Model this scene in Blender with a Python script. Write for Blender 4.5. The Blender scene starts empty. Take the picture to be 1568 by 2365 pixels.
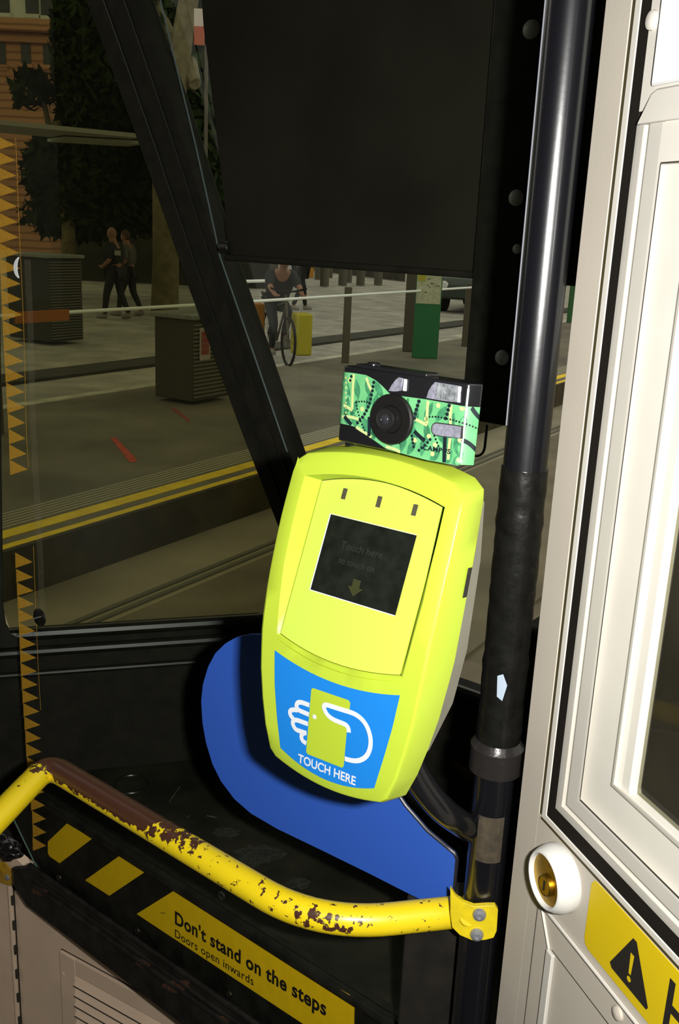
import bpy, bmesh, math, random
import numpy as np
from mathutils import Vector, Matrix
from mathutils.geometry import tessellate_polygon
random.seed(7)
SC = bpy.context.scene
COL = SC.collection
# ---------------------------------------------------------------- camera
F = 2250.0; CX, CY = 784.0, 1182.5
_nad = np.array([430 - CX, 9000 - CY, F])
_d = _nad / np.linalg.norm(_nad)
_up = -_d
_fw = np.array([0, 0, 1.0]) - _d * _d[2]; _fw /= np.linalg.norm(_fw)
_rt = np.cross(_fw, _up)
if _rt[0] < 0: _rt = -_rt
R = np.array([_rt, _fw, _up])            # image axes (x right, y down, z into the view) -> world
C0 = np.array([0, 0, 1.6])
cam = bpy.data.cameras.new('camera')
camo = bpy.data.objects.new('camera', cam); COL.objects.link(camo)
bx_, by_, bz_ = R @ np.array([1, 0, 0]), R @ np.array([0, -1, 0]), R @ np.array([0, 0, -1])
camo.matrix_world = Matrix(((bx_[0], by_[0], bz_[0], 0), (bx_[1], by_[1], bz_[1], 0), (bx_[2], by_[2], bz_[2], 1.6), (0, 0, 0, 1)))
cam.sensor_fit = 'VERTICAL'; cam.sensor_height = 36; cam.lens = F / 2365 * 36
cam.clip_start = 0.02; cam.clip_end = 400
SC.camera = camo
# ---------------------------------------------------------------- light
SC.view_settings.view_transform = 'Standard'; SC.view_settings.look = 'None'
SC.view_settings.exposure = 0.0; SC.view_settings.gamma = 1; SC.view_settings.use_curve_mapping = False
world = bpy.data.worlds.new('sky'); SC.world = world; world.use_nodes = True
wb = world.node_tree.nodes['Background']; wb.inputs[0].default_value = (1.0, 0.945, 0.84, 1); wb.inputs[1].default_value = 0.80
fl = bpy.data.lights.new('camera_flash', 'AREA'); fl.shape = 'RECTANGLE'; fl.size = 0.03; fl.size_y = 0.02
fl.energy = 22; fl.color = (1, 0.98, 0.94)
flo = bpy.data.objects.new('camera_flash', fl); COL.objects.link(flo)
_fp = C0 + R @ np.array([0.082, -0.014, 0.0])
flo.matrix_world = Matrix(((bx_[0], by_[0], bz_[0], _fp[0]), (bx_[1], by_[1], bz_[1], _fp[1]), (bx_[2], by_[2], bz_[2], _fp[2]), (0, 0, 0, 1)))

# ---------------------------------------------------------------- projection helpers (design coordinates)
def ray(px, py):
    v = R @ np.array([px - CX, py - CY, F]); return v / np.linalg.norm(v)
def az(a):
    a = math.radians(a); return np.array([math.sin(a), math.cos(a), 0.0])
class Plane:
    """u: horizontal axis, v: up axis, n: normal towards the camera, o: origin"""
    def __init__(s, o, u, v):
        s.o = np.array(o, float); s.u = np.array(u, float); s.v = np.array(v, float)
        n = np.cross(s.u, s.v); n /= np.linalg.norm(n)
        if np.dot(n, C0 - s.o) < 0: n = -n
        s.n = n
    def px(s, x, y):
        r = ray(x, y); t = np.dot(s.o - C0, s.n) / np.dot(r, s.n); return C0 + r * t
    def uv(s, x, y):
        q = s.px(x, y) - s.o; return (float(q @ s.u), float(q @ s.v))
    def at(s, u, v, w=0.0): return s.o + s.u * u + s.v * v + s.n * w
def vplane(o, a): return Plane(o, az(a + 180), (0, 0, 1))
GR = lambda z: Plane((0, 0, z), (1, 0, 0), (0, 1, 0))
# ---------------------------------------------------------------- materials
MATS = {}
def mat(name, col, rough=0.5, metal=0.0, noise=0.0, nscale=20.0, bump=0.0, bscale=60.0, spec=0.5, coat=0.0, col2=None, emis=0):
    if name in MATS: return MATS[name]
    m = bpy.data.materials.new(name); m.use_nodes = True; nt = m.node_tree; b = nt.nodes['Principled BSDF']
    b.inputs['Base Color'].default_value = (*col, 1); b.inputs['Roughness'].default_value = rough
    b.inputs['Metallic'].default_value = metal; b.inputs['Specular IOR Level'].default_value = spec
    b.inputs['Coat Weight'].default_value = coat
    tc = nt.nodes.new('ShaderNodeTexCoord')
    if noise > 0 or col2:
        n = nt.nodes.new('ShaderNodeTexNoise'); n.inputs['Scale'].default_value = nscale; n.inputs['Detail'].default_value = 6
        nt.links.new(tc.outputs['Object'], n.inputs['Vector'])
        r = nt.nodes.new('ShaderNodeValToRGB'); c2 = col2 or tuple(min(1, c * (1 + noise)) for c in col)
        c1 = col if col2 else tuple(c * (1 - noise) for c in col)
        r.color_ramp.elements[0].color = (*c1, 1); r.color_ramp.elements[1].color = (*c2, 1)
        r.color_ramp.elements[0].position = 0.35; r.color_ramp.elements[1].position = 0.68
        nt.links.new(n.outputs['Fac'], r.inputs['Fac']); nt.links.new(r.outputs['Color'], b.inputs['Base Color'])
    if bump > 0:
        n2 = nt.nodes.new('ShaderNodeTexNoise'); n2.inputs['Scale'].default_value = bscale; n2.inputs['Detail'].default_value = 4
        nt.links.new(tc.outputs['Object'], n2.inputs['Vector'])
        bp = nt.nodes.new('ShaderNodeBump'); bp.inputs['Strength'].default_value = bump; bp.inputs['Distance'].default_value = 0.002
        nt.links.new(n2.outputs['Fac'], bp.inputs['Height']); nt.links.new(bp.outputs['Normal'], b.inputs['Normal'])
    if emis: b.inputs['Emission Color'].default_value = (*col, 1); b.inputs['Emission Strength'].default_value = emis
    MATS[name] = m; return m
def glass_mat(name, tint, gloss=0.6, dust=0.0, rough=.02):
    m = bpy.data.materials.new(name); m.use_nodes = True; nt = m.node_tree; nt.nodes.clear()
    o = nt.nodes.new('ShaderNodeOutputMaterial'); t = nt.nodes.new('ShaderNodeBsdfTransparent'); t.inputs[0].default_value = (*tint, 1)
    g = nt.nodes.new('ShaderNodeBsdfGlossy'); g.inputs['Roughness'].default_value = rough; g.inputs[0].default_value = (gloss, gloss, gloss, 1)
    f = nt.nodes.new('ShaderNodeFresnel'); f.inputs[0].default_value = 1.45
    ge_ = nt.nodes.new('ShaderNodeNewGeometry'); sb = nt.nodes.new('ShaderNodeMath'); sb.operation = 'SUBTRACT'; sb.inputs[0].default_value = 1
    ml = nt.nodes.new('ShaderNodeMath'); ml.operation = 'MULTIPLY'; nt.links.new(ge_.outputs['Backfacing'], sb.inputs[1])
    nt.links.new(f.outputs[0], ml.inputs[0]); nt.links.new(sb.outputs[0], ml.inputs[1])
    mx = nt.nodes.new('ShaderNodeMixShader'); nt.links.new(ml.outputs[0], mx.inputs[0])
    nt.links.new(t.outputs[0], mx.inputs[1]); nt.links.new(g.outputs[0], mx.inputs[2]); last = mx
    if dust > 0:
        df = nt.nodes.new('ShaderNodeBsdfDiffuse'); df.inputs[0].default_value = (0.5, 0.45, 0.33, 1)
        m2 = nt.nodes.new('ShaderNodeMixShader')
        ns = nt.nodes.new('ShaderNodeTexNoise'); ns.inputs['Scale'].default_value = 3; ns.inputs['Detail'].default_value = 5
        mm = nt.nodes.new('ShaderNodeMath'); mm.operation = 'MULTIPLY'; mm.inputs[1].default_value = dust * 2
        nt.links.new(ns.outputs['Fac'], mm.inputs[0]); nt.links.new(mm.outputs[0], m2.inputs[0])
        nt.links.new(last.outputs[0], m2.inputs[1]); nt.links.new(df.outputs[0], m2.inputs[2]); last = m2
    nt.links.new(last.outputs[0], o.inputs[0]); return m
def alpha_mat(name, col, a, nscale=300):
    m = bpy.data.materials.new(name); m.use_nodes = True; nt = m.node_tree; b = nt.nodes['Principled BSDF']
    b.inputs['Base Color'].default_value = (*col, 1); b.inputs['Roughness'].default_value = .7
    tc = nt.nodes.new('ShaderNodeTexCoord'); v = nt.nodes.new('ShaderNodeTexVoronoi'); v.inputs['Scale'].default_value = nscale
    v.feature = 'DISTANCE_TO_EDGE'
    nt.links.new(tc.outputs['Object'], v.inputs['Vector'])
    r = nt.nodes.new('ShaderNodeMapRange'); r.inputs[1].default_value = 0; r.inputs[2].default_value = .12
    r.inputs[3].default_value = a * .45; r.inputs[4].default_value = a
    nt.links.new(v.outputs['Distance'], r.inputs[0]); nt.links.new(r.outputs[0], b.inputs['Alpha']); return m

M_yel = mat('lime_plastic', (0.345, 0.445, 0.034), 0.33, spec=.45, bump=.08, bscale=900)
M_yel2 = mat('lime_panel', (0.385, 0.49, 0.06), 0.5, spec=.3, bump=.05, bscale=900)
M_card = mat('lime_print', (0.31, 0.40, 0.025), 0.5, spec=.3)
M_lbl = mat('sky_blue_print', (0.008, 0.15, 0.48), 0.45, spec=.3)
M_white = mat('white_print', (0.50, 0.52, 0.55), 0.5, spec=.3)
M_grey = mat('grey_plastic', (0.20, 0.195, 0.15), 0.5, noise=.08)
M_scr = mat('dark_display', (0.007, 0.0085, 0.006), 0.3, noise=.3, nscale=90)
M_scrtxt = mat('faint_display_print', (0.011, 0.014, 0.012), 0.5)
M_scrarr = mat('faint_olive_print', (0.022, 0.024, 0.005), 0.5)
M_led = mat('grey_light_slot', (0.055, 0.05, 0.03), 0.4, noise=.4, nscale=1200)
M_blk = mat('black_paint', (0.011, 0.010, 0.008), 0.35, noise=.3, nscale=40)
M_blkm = mat('matt_black', (0.014, 0.012, 0.009), 0.8, noise=.3, nscale=30, spec=.25)
M_rub = mat('black_rubber', (0.012, 0.011, 0.009), 0.5, noise=.5, nscale=35, bump=.3, bscale=120, spec=.3)
M_gls = mat('gloss_black', (0.008, 0.008, 0.009), 0.22, coat=.3)
M_pole = mat('glossy_black_enamel', (0.005, 0.005, 0.007), 0.27, bump=.03, bscale=110, coat=.6, spec=.9)
M_tape = mat('black_tape', (0.006, 0.006, 0.005), 0.30, bump=.55, bscale=70, noise=.3, nscale=60)
M_plate = mat('royal_blue_plate', (0.028, 0.10, 0.48), 0.55, bump=.1, bscale=1200, spec=.3)
M_edge = mat('plate_edge', (0.25, 0.22, 0.2), 0.5)
M_cream = mat('cream_paint', (0.48, 0.435, 0.365), 0.5, noise=.03, nscale=9, spec=.3, bump=.05, bscale=300)
M_creamw = mat('white_paint', (0.56, 0.535, 0.48), 0.45, noise=.02, spec=.35)
M_cab = mat('cabinet_cream', (0.66, 0.50, 0.36), 0.55, noise=.05, nscale=12, spec=.3)
M_cabd = mat('seam_shadow', (0.03, 0.024, 0.017), 0.8)  # dark colour painted in for shade in seams and gaps
M_gask = mat('gasket_rubber', (0.009, 0.007, 0.005), 0.8, spec=.15)
M_oliv = mat('olive_sealant', (0.045, 0.034, 0.008), 0.7)
M_sty = mat('sticker_yellow', (0.95, 0.58, 0.006), 0.55, spec=.3, noise=.04, nscale=60)
M_sty2 = mat('door_sticker_yellow', (0.62, 0.45, 0.006), 0.5, spec=.3)
M_prt = mat('black_print', (0.012, 0.010, 0.008), 0.6)
M_steel = mat('steel', (0.32, 0.33, 0.35), 0.35, metal=.5)
M_brass = mat('brass', (0.42, 0.27, 0.04), 0.38, metal=1, noise=.2, nscale=80)
M_shelf = mat('worn_black_floor', (0.013, 0.012, 0.009), 0.55, col2=(0.03, 0.028, 0.02), nscale=14, bump=.3, bscale=90, spec=.3)
M_scuff = mat('grey_scuff', (0.09, 0.085, 0.065), 0.8, noise=.7, nscale=260)
M_clear = glass_mat('window_glass', (.93, .95, .92), .5)
M_tint = glass_mat('tinted_glass', (.60, .60, .47), .02, dust=.008, rough=.3)
M_persp = glass_mat('perspex', (.93, .95, .92), .05)
M_cabglass = glass_mat('cab_glass', (.75, .75, .68), .5, dust=.02)
M_tri = alpha_mat('amber_reflection', (.72, .38, .02), .80, 400)
M_edgeg = mat('perspex_edge', (0.10, 0.17, 0.14), 0.3)
# ---------------------------------------------------------------- mesh helpers
class MB:
    def __init__(s): s.v = []; s.f = []
    def add(s, vs, fs):
        b = len(s.v); s.v += [tuple(float(c) for c in p) for p in vs]; s.f += [tuple(i + b for i in f) for f in fs]; return b
    def box(s, lo, hi, fr=None):
        P = []
        for z in (lo[2], hi[2]):
            for x, y in ((lo[0], lo[1]), (hi[0], lo[1]), (hi[0], hi[1]), (lo[0], hi[1])):
                P.append(fr(x, y, z) if fr else (x, y, z))
        s.add(P, [(0, 3, 2, 1), (4, 5, 6, 7), (0, 1, 5, 4), (1, 2, 6, 5), (2, 3, 7, 6), (3, 0, 4, 7)])
    def prism(s, pts, vec):
        """closed 3d polygon pts extruded by vec"""
        n = len(pts); A = [np.array(p, float) for p in pts]; B = [p + np.array(vec) for p in A]
        tri = tessellate_polygon([[Vector(p) for p in A]])
        fs = [tuple(t) for t in tri] + [tuple(i + n for i in reversed(t)) for t in tri]
        fs += [(i, (i + 1) % n, (i + 1) % n + n, i + n) for i in range(n)]
        s.add(A + B, fs)
    def tube(s, pts, r, seg=20, cap=True):
        pts = [np.array(p, float) for p in pts]; n = len(pts)
        rr = r if hasattr(r, '__len__') else [r] * n
        T = []
        for i in range(n):
            a = pts[max(i - 1, 0)]; b = pts[min(i + 1, n - 1)]; t = b - a; T.append(t / np.linalg.norm(t))
        h = np.array([0, 0, 1.0]) if abs(T[0][2]) < .9 else np.array([1.0, 0, 0])
        x = np.cross(T[0], h); x /= np.linalg.norm(x); V = []
        for i in range(n):
            x = x - T[i] * np.dot(x, T[i]); x /= np.linalg.norm(x); y = np.cross(T[i], x)
            for k in range(seg):
                a = 2 * math.pi * k / seg; V.append(pts[i] + (x * math.cos(a) + y * math.sin(a)) * rr[i])
        Fc = [(i * seg + k, i * seg + (k + 1) % seg, (i + 1) * seg + (k + 1) % seg, (i + 1) * seg + k) for i in range(n - 1) for k in range(seg)]
        if cap: Fc += [tuple(reversed(range(seg))), tuple(range((n - 1) * seg, n * seg))]
        s.add(V, Fc)
    def lathe(s, o, axis, prof, seg=28):
        """prof: list (r, h) along axis from o"""
        ax = np.array(axis, float); ax /= np.linalg.norm(ax)
        h = np.array([0, 0, 1.0]) if abs(ax[2]) < .9 else np.array([1.0, 0, 0])
        x = np.cross(ax, h); x /= np.linalg.norm(x); y = np.cross(ax, x); V = []
        for r_, hh in prof:
            for k in range(seg):
                a = 2 * math.pi * k / seg; V.append(np.array(o) + ax * hh + (x * math.cos(a) + y * math.sin(a)) * max(r_, 1e-5))
        n = len(prof)
        Fc = [(i * seg + k, i * seg + (k + 1) % seg, (i + 1) * seg + (k + 1) % seg, (i + 1) * seg + k) for i in range(n - 1) for k in range(seg)]
        Fc += [tuple(reversed(range(seg))), tuple(range((n - 1) * seg, n * seg))]
        s.add(V, Fc)
    def ribbon(s, pts, w, surf, off, closed=False):
        """flat stroke of width w following (u,v) points, mapped by surf(u,v,off)"""
        P = [np.array(p, float) for p in pts]; n = len(P); L = []; Rr = []
        for i in range(n):
            a = P[(i - 1) % n] if closed else P[max(i - 1, 0)]; b = P[(i + 1) % n] if closed else P[min(i + 1, n - 1)]
            t = b - a; t /= (np.linalg.norm(t) + 1e-9); q = np.array([-t[1], t[0]]) * w / 2
            L.append(surf(*(P[i] + q), off)); Rr.append(surf(*(P[i] - q), off))
        m = n if closed else n - 1
        s.add(L + Rr, [(i, (i + 1) % n, (i + 1) % n + n, i + n) for i in range(m)])
    def build(s, name, m, parent=None, smooth=False, bevel=0, bseg=2, angle=35, orient=True):
        me = bpy.data.meshes.new(name); me.from_pydata(s.v, [], s.f); me.update()
        if orient:
            bm = bmesh.new(); bm.from_mesh(me); bmesh.ops.recalc_face_normals(bm, faces=bm.faces); bm.to_mesh(me); bm.free()
        o = bpy.data.objects.new(name, me); COL.objects.link(o); me.materials.append(m)
        if bevel:
            md = o.modifiers.new('bevel', 'BEVEL'); md.width = bevel; md.segments = bseg; md.limit_method = 'ANGLE'; md.angle_limit = math.radians(30)
        if smooth or bevel:
            for p in me.polygons: p.use_smooth = True
            me.set_sharp_from_angle(angle=math.radians(angle))
        if parent: o.parent = parent
        return o
def smooth_path(pts, it=2, closed=False):
    P = [np.array(p, float) for p in pts]
    for _ in range(it):
        Q = [] if closed else [P[0]]
        n = len(P)
        for i in range(n if closed else n - 1):
            a, b = P[i], P[(i + 1) % n]; Q += [a * .75 + b * .25, a * .25 + b * .75]
        if not closed: Q.append(P[-1])
        P = Q
    return P
def tag(o, label, cat, group=None, kind=None):
    if label: o['label'] = label
    if cat: o['category'] = cat
    if group: o['group'] = group
    if kind: o['kind'] = kind
    return o
def thing(name, label, cat, loc=(0, 0, 0), group=None, kind=None):
    o = bpy.data.objects.new(name, None); COL.objects.link(o); o.empty_display_size = .05
    return tag(o, label, cat, group, kind)      # parts are modelled in world coordinates; fixed up by set_base()
def set_base(root, loc):
    """move the empty to the base of the thing without moving its parts"""
    root.location = Vector(loc)
    for ch in root.children: ch.matrix_parent_inverse = Matrix.Translation(-Vector(loc))
    return root
def struct(o, label=None): 
    o['kind'] = 'structure'
    if label: o['label'] = label
    return o
def text_mb(body, size, surf, off, bold=0.0, spacing=1.0, sx=1.0):
    cu = bpy.data.curves.new('t', 'FONT'); cu.body = body; cu.size = 1; cu.offset = bold; cu.space_character = spacing; cu.resolution_u = 6
    o = bpy.data.objects.new('t', cu); COL.objects.link(o); bpy.context.view_layer.update()
    me = bpy.data.meshes.new_from_object(o.evaluated_get(bpy.context.evaluated_depsgraph_get()))
    mb = MB(); mb.add([surf(v.co.x * size * sx, v.co.y * size, off) for v in me.vertices], [tuple(p.vertices) for p in me.polygons])
    bpy.data.objects.remove(o); bpy.data.curves.remove(cu); bpy.data.meshes.remove(me); return mb

# ================================================================= THE TRAM SHELL
mb = MB(); mb.box((-1.25, -2.2, -0.06), (1.3, 0.5, 0.0)); mb.box((-1.25, .48, -.35), (1.3, .5, -.06)); mb.box((-1.25, .5, -.41), (1.3, 2.3, -.35)); struct(mb.build('floor', M_shelf))
mb = MB(); mb.box((-1.25, -2.2, 2.55), (1.6, 2.6, 2.6)); struct(mb.build('ceiling', M_blkm))
mb = MB(); mb.box((-1.3, -2.25, 0.0), (1.6, -2.2, 2.55)); struct(mb.build('wall_back', M_blkm))
mb = MB(); mb.box((-1.3, -2.2, 0.0), (-1.25, 1.5, 2.55)); struct(mb.build('wall_left', M_blkm))
mb = MB(); mb.box((1.3, -2.2, 0.0), (1.35, 0.62, 2.55)); struct(mb.build('wall_right', M_blkm))
PW = vplane((.27, 1.5, 0), -53)            # windscreen plane, u to the right
CORN = np.array([-.142, 1.81, 0])          # corner between windscreen and side window
A_ = vplane(CORN, -106)                    # side window sill line
sillL = A_.px(60, 1475)
SILL = 0.845
# side window leans out: plane through the sill line and the slanted pillar
T_ = PW.px(240, 0)
su = (CORN - sillL) * np.array([1, 1, 0]); su /= np.linalg.norm(su)
o3 = np.array([CORN[0], CORN[1], SILL]); vv = T_ - o3; vv -= su * (vv @ su); vv /= np.linalg.norm(vv)
PL = Plane(o3, su, vv)
# walls under the windows
mb = MB(); a = CORN - su * 1.2; mb.prism([a + [0, 0, .5], CORN + [0, 0, .5], CORN + [0, 0, SILL], a + [0, 0, SILL]], -PL.n * np.array([1, 1, 0]) * .05)
n_ = -PL.n * np.array([1, 1, 0]) * .3; mb.prism([a + n_ + [0, 0, -.35], CORN + su * .3 + n_ + [0, 0, -.35], CORN + su * .3 + n_ + [0, 0, .52], a + n_ + [0, 0, .52]], n_ * .15)
struct(mb.build('wall_front_left', M_blkm))
mb = MB(); pts = [PW.at(PW.uv(600, 1440)[0] - .001, -.35), PW.at(1.25, -.35), PW.at(1.25, SILL), PW.at(PW.uv(600, 1440)[0] - .001, SILL)]
mb.prism(pts, -PW.n * .05); struct(mb.build('wall_front', M_blkm))
# sill mouldings along the side window
mb = MB()
for dz, r in ((0.006, .012), (-.03, .010), (-.075, .006)):
    p0 = CORN - su * 0.62 + PL.n * .012 + np.array([0, 0, SILL + dz]); p1 = CORN + su * 0.0 + PL.n * .012 + np.array([0, 0, SILL + dz])
    mb.tube([p0, p1], r, 10)
struct(mb.build('trim_1', M_blk, smooth=True))
# left jamb of the side window with its rounded lower corner
def pl(x, y): return PL.px(x, y)
mb = MB(); c = [pl(-900, -300), pl(-14, -300), pl(-8, 0), pl(0, 640), pl(4, 1100), pl(8, 1400), pl(14, 1440), pl(28, 1461), pl(55, 1475), pl(60, 1490), pl(-900, 1500)]
mb.prism([p for p in c], PL.n * .03); struct(mb.build('trim_2', M_blkm))
# slanted pillar between side window and windscreen
pilL = [(200, -60), (214, 0), (250, 96), (332, 321), (378, 450), (450, 660), (560, 961), (650, 1195), (757, 1462)]
pilR = [(312, -60), (332, 0), (411, 228), (470, 410), (525, 590), (585, 760), (681, 1040), (730, 1180), (838, 1472)]
mb = MB(); mb.prism([PW.px(*p) + PW.n * .02 for p in pilL] + [PW.px(*p) + PW.n * .02 for p in reversed(pilR)], -PW.n * .05)
pil = thing('windscreen_pillar', 'slanted black pillar between the left window and the windscreen', 'pillar')
mb.build('pillar_frame', M_blkm, pil, bevel=.004)
mb = MB()
for k in range(len(pilL) - 1):
    pass
for f_, r_ in ((.38, .0022), (.78, .0018)):
    L = [PW.px(a[0] * (1 - f_) + b[0] * f_, a[1] * (1 - f_) + b[1] * f_) + PW.n * .022 for a, b in zip(pilL, pilR)]
    mb.tube(L, r_, 6)
mb.build('bead', M_blk, pil, smooth=True)
mb = MB(); L = [PW.px(*p) + PW.n * .021 for p in ((384, -20), (420, 130), (470, 335), (500, 470), (526, 590))]
mb.tube(L, .0016, 6); L = [PW.px(*p) + PW.n * .022 for p in ((526, 590), (585, 760), (640, 920), (681, 1040))]; mb.tube(L, .0016, 6)
mb.build('metal_edge_strip', mat('blue_grey_edge', (.10, .13, .14), .4), pil, smooth=True)
set_base(pil, (CORN[0], CORN[1], SILL))
# glass of the side window
g = MB(); c = [pl(-8, -30), pl(230, -30), pl(290, 140), pl(400, 450), pl(520, 800), pl(650, 1195), pl(690, 1436), pl(300, 1464), pl(60, 1475), pl(20, 1450), pl(4, 1400)]
g.prism([p - PL.n * .012 for p in c], -PL.n * .004); struct(tag(g.build('window_1', M_tint), None, None))
# windscreen glass
uL = PW.uv(650, 1200)[0]
g = MB(); c = [PW.px(320, -30), PW.px(530, 600), PW.px(681, 1040), PW.px(730, 1200), PW.px(830, 1436)]
c = c + [PW.at(1.2, SILL), PW.at(1.2, 2.4)]
g.prism([p - PW.n * .012 for p in c], -PW.n * .004); struct(g.build('window_2', M_clear))
mb = MB(); mb.tube([PW.at(uL + .12, SILL + .006, .012), PW.at(1.2, SILL + .006, .012)], .012, 10); struct(mb.build('trim_3', M_blk, smooth=True))
# mullion with rivets behind the pole
mul = thing('windscreen_mullion', 'flat black upright strip with domed rivets behind the grab pole', 'mullion')
u0 = PW.uv(1135, 640)[0]; u1 = PW.uv(1283, 700)[0]
MZ = Plane(PW.at(0, 0, .06), PW.u, PW.v).uv(1130, 978)[1]
mb = MB(); mb.box((u0, MZ, .0), (u1, 2.5, .06), lambda x, y, z: PW.at(x, y, z)); mb.build('strip', M_blk, mul, bevel=.003)
for k, (x, y, r_) in enumerate(((1227, 68, .0125), (1192, 457, .0115), (1194, 575, .007), (1160, 826, .0115), (1229, 657, .003))):
    p = PW.px(x, y) + PW.n * .0295
    # the mullion is nearer than the glass: follow the ray back onto its face
    rr = ray(x, y); t = np.dot(PW.at(0, 0, .06) - C0, PW.n) / np.dot(rr, PW.n); p = C0 + rr * t
    mb = MB(); mb.lathe(p, PW.n, [(r_, 0), (r_ * .96, r_ * .2), (r_ * .75, r_ * .45), (r_ * .4, r_ * .6), (0, r_ * .66)], 20)
    rv = mb.build('rivet', mat('bright_rivet', (.9, .9, .9), .2) if k < 4 else mat('copper_screw', (.5, .2, .08), .5), mul, smooth=True)
mb = MB(); L = smooth_path([PW.px(*p) + PW.n * .03 for p in ((1147, 975), (1143, 1010), (1140, 1037), (1126, 1048), (1105, 1043), (1098, 1030))], 2)
mb.tube(L, .0022, 8); mb.build('wire_loop', M_blk, mul, smooth=True)
set_base(mul, PW.at(u0, MZ))
# roller blind
bl = thing('roller_blind', 'black sun blind pulled down over the upper windscreen', 'blind')
B = Plane(PW.at(0, 0, .045), PW.u, PW.v)
edge = [(462, -60), (470, 60), (486, 190), (503, 330), (518, 460), (528, 588)]
zb = B.uv(830, 616)[1]
pts = [B.px(*p) for p in edge[:-1]] + [B.at(B.uv(528, 588)[0], zb), B.at(u0 + .01, zb), B.at(u0 + .01, 2.2), B.px(455, -120)]
M_bl = mat('blind_cloth', (.016, .0135, .009), .85, noise=.25, nscale=5, spec=.2)
mb = MB(); mb.prism(pts, -PW.n * .002); mb.build('blind_cloth', M_bl, bl)
mb = MB(); mb.tube([B.at(B.uv(524, 580)[0], zb, -.001), B.at(u0 + .01, zb, -.001)], .006, 10); mb.build('hem_bar', M_blkm, bl, smooth=True)
mb = MB(); p = B.px(522, 572); mb.lathe(p, B.u, [(.011, -.012), (.011, .012)], 16); mb.build('end_clip', M_blk, bl, bevel=.002)
set_base(bl, B.at(-.3, zb))
bl2 = thing('roller_blind', 'narrow strip of black blind seen between the pole and the cab door', 'blind')
mb = MB(); mb.prism([B.at(u1 - .01, zb), B.at(.75, zb), B.at(.75, 2.3), B.at(u1 - .01, 2.3)], -PW.n * .002); mb.build('blind_cloth', M_bl, bl2)
mb = MB(); mb.tube([B.at(u1 - .01, zb, -.001), B.at(.75, zb, -.001)], .006, 10); mb.build('hem_bar', M_blkm, bl2, smooth=True)
set_base(bl2, B.at(.3, zb))
# dash shelf between the kick board and the windows
SH = 0.55
PP = vplane((.19, 1.0, 0), -52)            # perspex / kick board plane
mb = MB(); a = PP.at(-1.05, SH, -.03); b = PP.at(.25, SH, -.03); c1 = PW.at(.16, SH); c2 = CORN + [0, 0, SH]; c3 = CORN - su * .75 + np.array([0, 0, SH])
mb.prism([a, b, c1, c2, c3], (0, 0, -.02))
sh = thing('dashboard_shelf', 'worn black shelf with scratches between the kick board and the windows', 'shelf'); mb.build('shelf_top', M_shelf, sh)
S_ = GR(SH)
def onshelf(x, y, dz=.001): return S_.px(x, y) + np.array([0, 0, dz])
for cx, cy, r_ in ((432, 1700, .034), (303, 1812, .032)):
    mb = MB(); c = onshelf(cx, cy); mb.tube([c + np.array([math.cos(t) * r_, math.sin(t) * r_, 0]) for t in np.linspace(0, 2 * math.pi, 29)], .0022, 6, cap=False)
    mb.build('cap_ring', M_blk, sh, smooth=True)
def blob(pts_px, name='scuff_mark', mt=M_scuff, parent=sh):
    mb = MB(); mb.prism([onshelf(*p, .0008) for p in pts_px], (0, 0, .0006)); return mb.build(name, mt, parent)
random.seed(3)
def splat(cx, cy, rx, ry, n=12):
    return [(cx + rx * math.cos(t) * random.uniform(.6, 1.15), cy + ry * math.sin(t) * random.uniform(.6, 1.15)) for t in np.linspace(0, 2 * math.pi, n, endpoint=False)]
M_sc2 = mat('dull_scuff', (.03, .029, .024), .9, noise=.6, nscale=150)
blob(splat(525, 1925, 36, 12, 22), mt=M_sc2); blob(splat(690, 2040, 30, 14, 18), mt=M_sc2); blob(splat(600, 1975, 60, 28, 22), mt=M_sc2)
for a_, b_ in (((392, 1852), (415, 1818)), ((180, 1768), (472, 1690)), ((210, 1775), (440, 1712)), ((478, 1885), (500, 1889)), ((432, 1890), (438, 1885))):
    mb = MB(); mb.tube([onshelf(*a_), onshelf(*b_)], .0009, 5); mb.build('scratch', M_scuff if a_[1] > 1800 else M_blk, sh)
set_base(sh, PP.at(-.4, SH - .02, -.03))

# ================================================================= KICK BOARD WITH WARNING STICKER
kb = thing('kick_board', 'low black step barrier carrying the yellow DON\'T STAND ON THE STEPS sticker', 'barrier')
K = lambda u, v, w=0.0: PP.at(u, v, w)
mb = MB(); mb.prism([K(-1.0, .50), K(-.905, .424), K(.10, .424), K(.10, .578), K(-1.0, .578)], -PP.n * .03); mb.build('board', M_rub, kb)
mb = MB(); mb.tube([K(-.98, .578, -.005), K(.10, .578, -.005)], .010, 12); mb.build('top_rail', M_rub, kb, smooth=True)
mb = MB(); mb.prism([K(-.93, .432), K(.14, .445), K(.14, .33), K(-.95, .338), K(-.99, .36), K(-.99, .40)], PP.n * .012)
mb.build('lower_trim', M_rub, kb, bevel=.004)
mb = MB()
for v_, r_ in ((.436, .005), (.413, .0035), (.398, .0045)): mb.tube([K(-.93, v_, .012), K(.12, v_ + .008, .012)], r_, 8)
mb.build('trim_bead', M_rub, kb, smooth=True)
for x, y in ((137, 2027), (318, 2150), (530, 2297), (513, 2068)):
    u, v = PP.uv(x, y); w = .013 if y != 2068 else .003
    q = PP.at(0, 0, w); rr = ray(x, y); p = C0 + rr * (np.dot(q - C0, PP.n) / np.dot(rr, PP.n))
    mb = MB(); mb.lathe(p, PP.n, [(.0065, 0), (.006, .0025), (.0035, .004), (0, .0045)], 14)
    mb.build('screw', mat('dark_screw', (.10, .09, .07), .4, metal=1) if y != 2068 else M_steel, kb, smooth=True)
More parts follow.
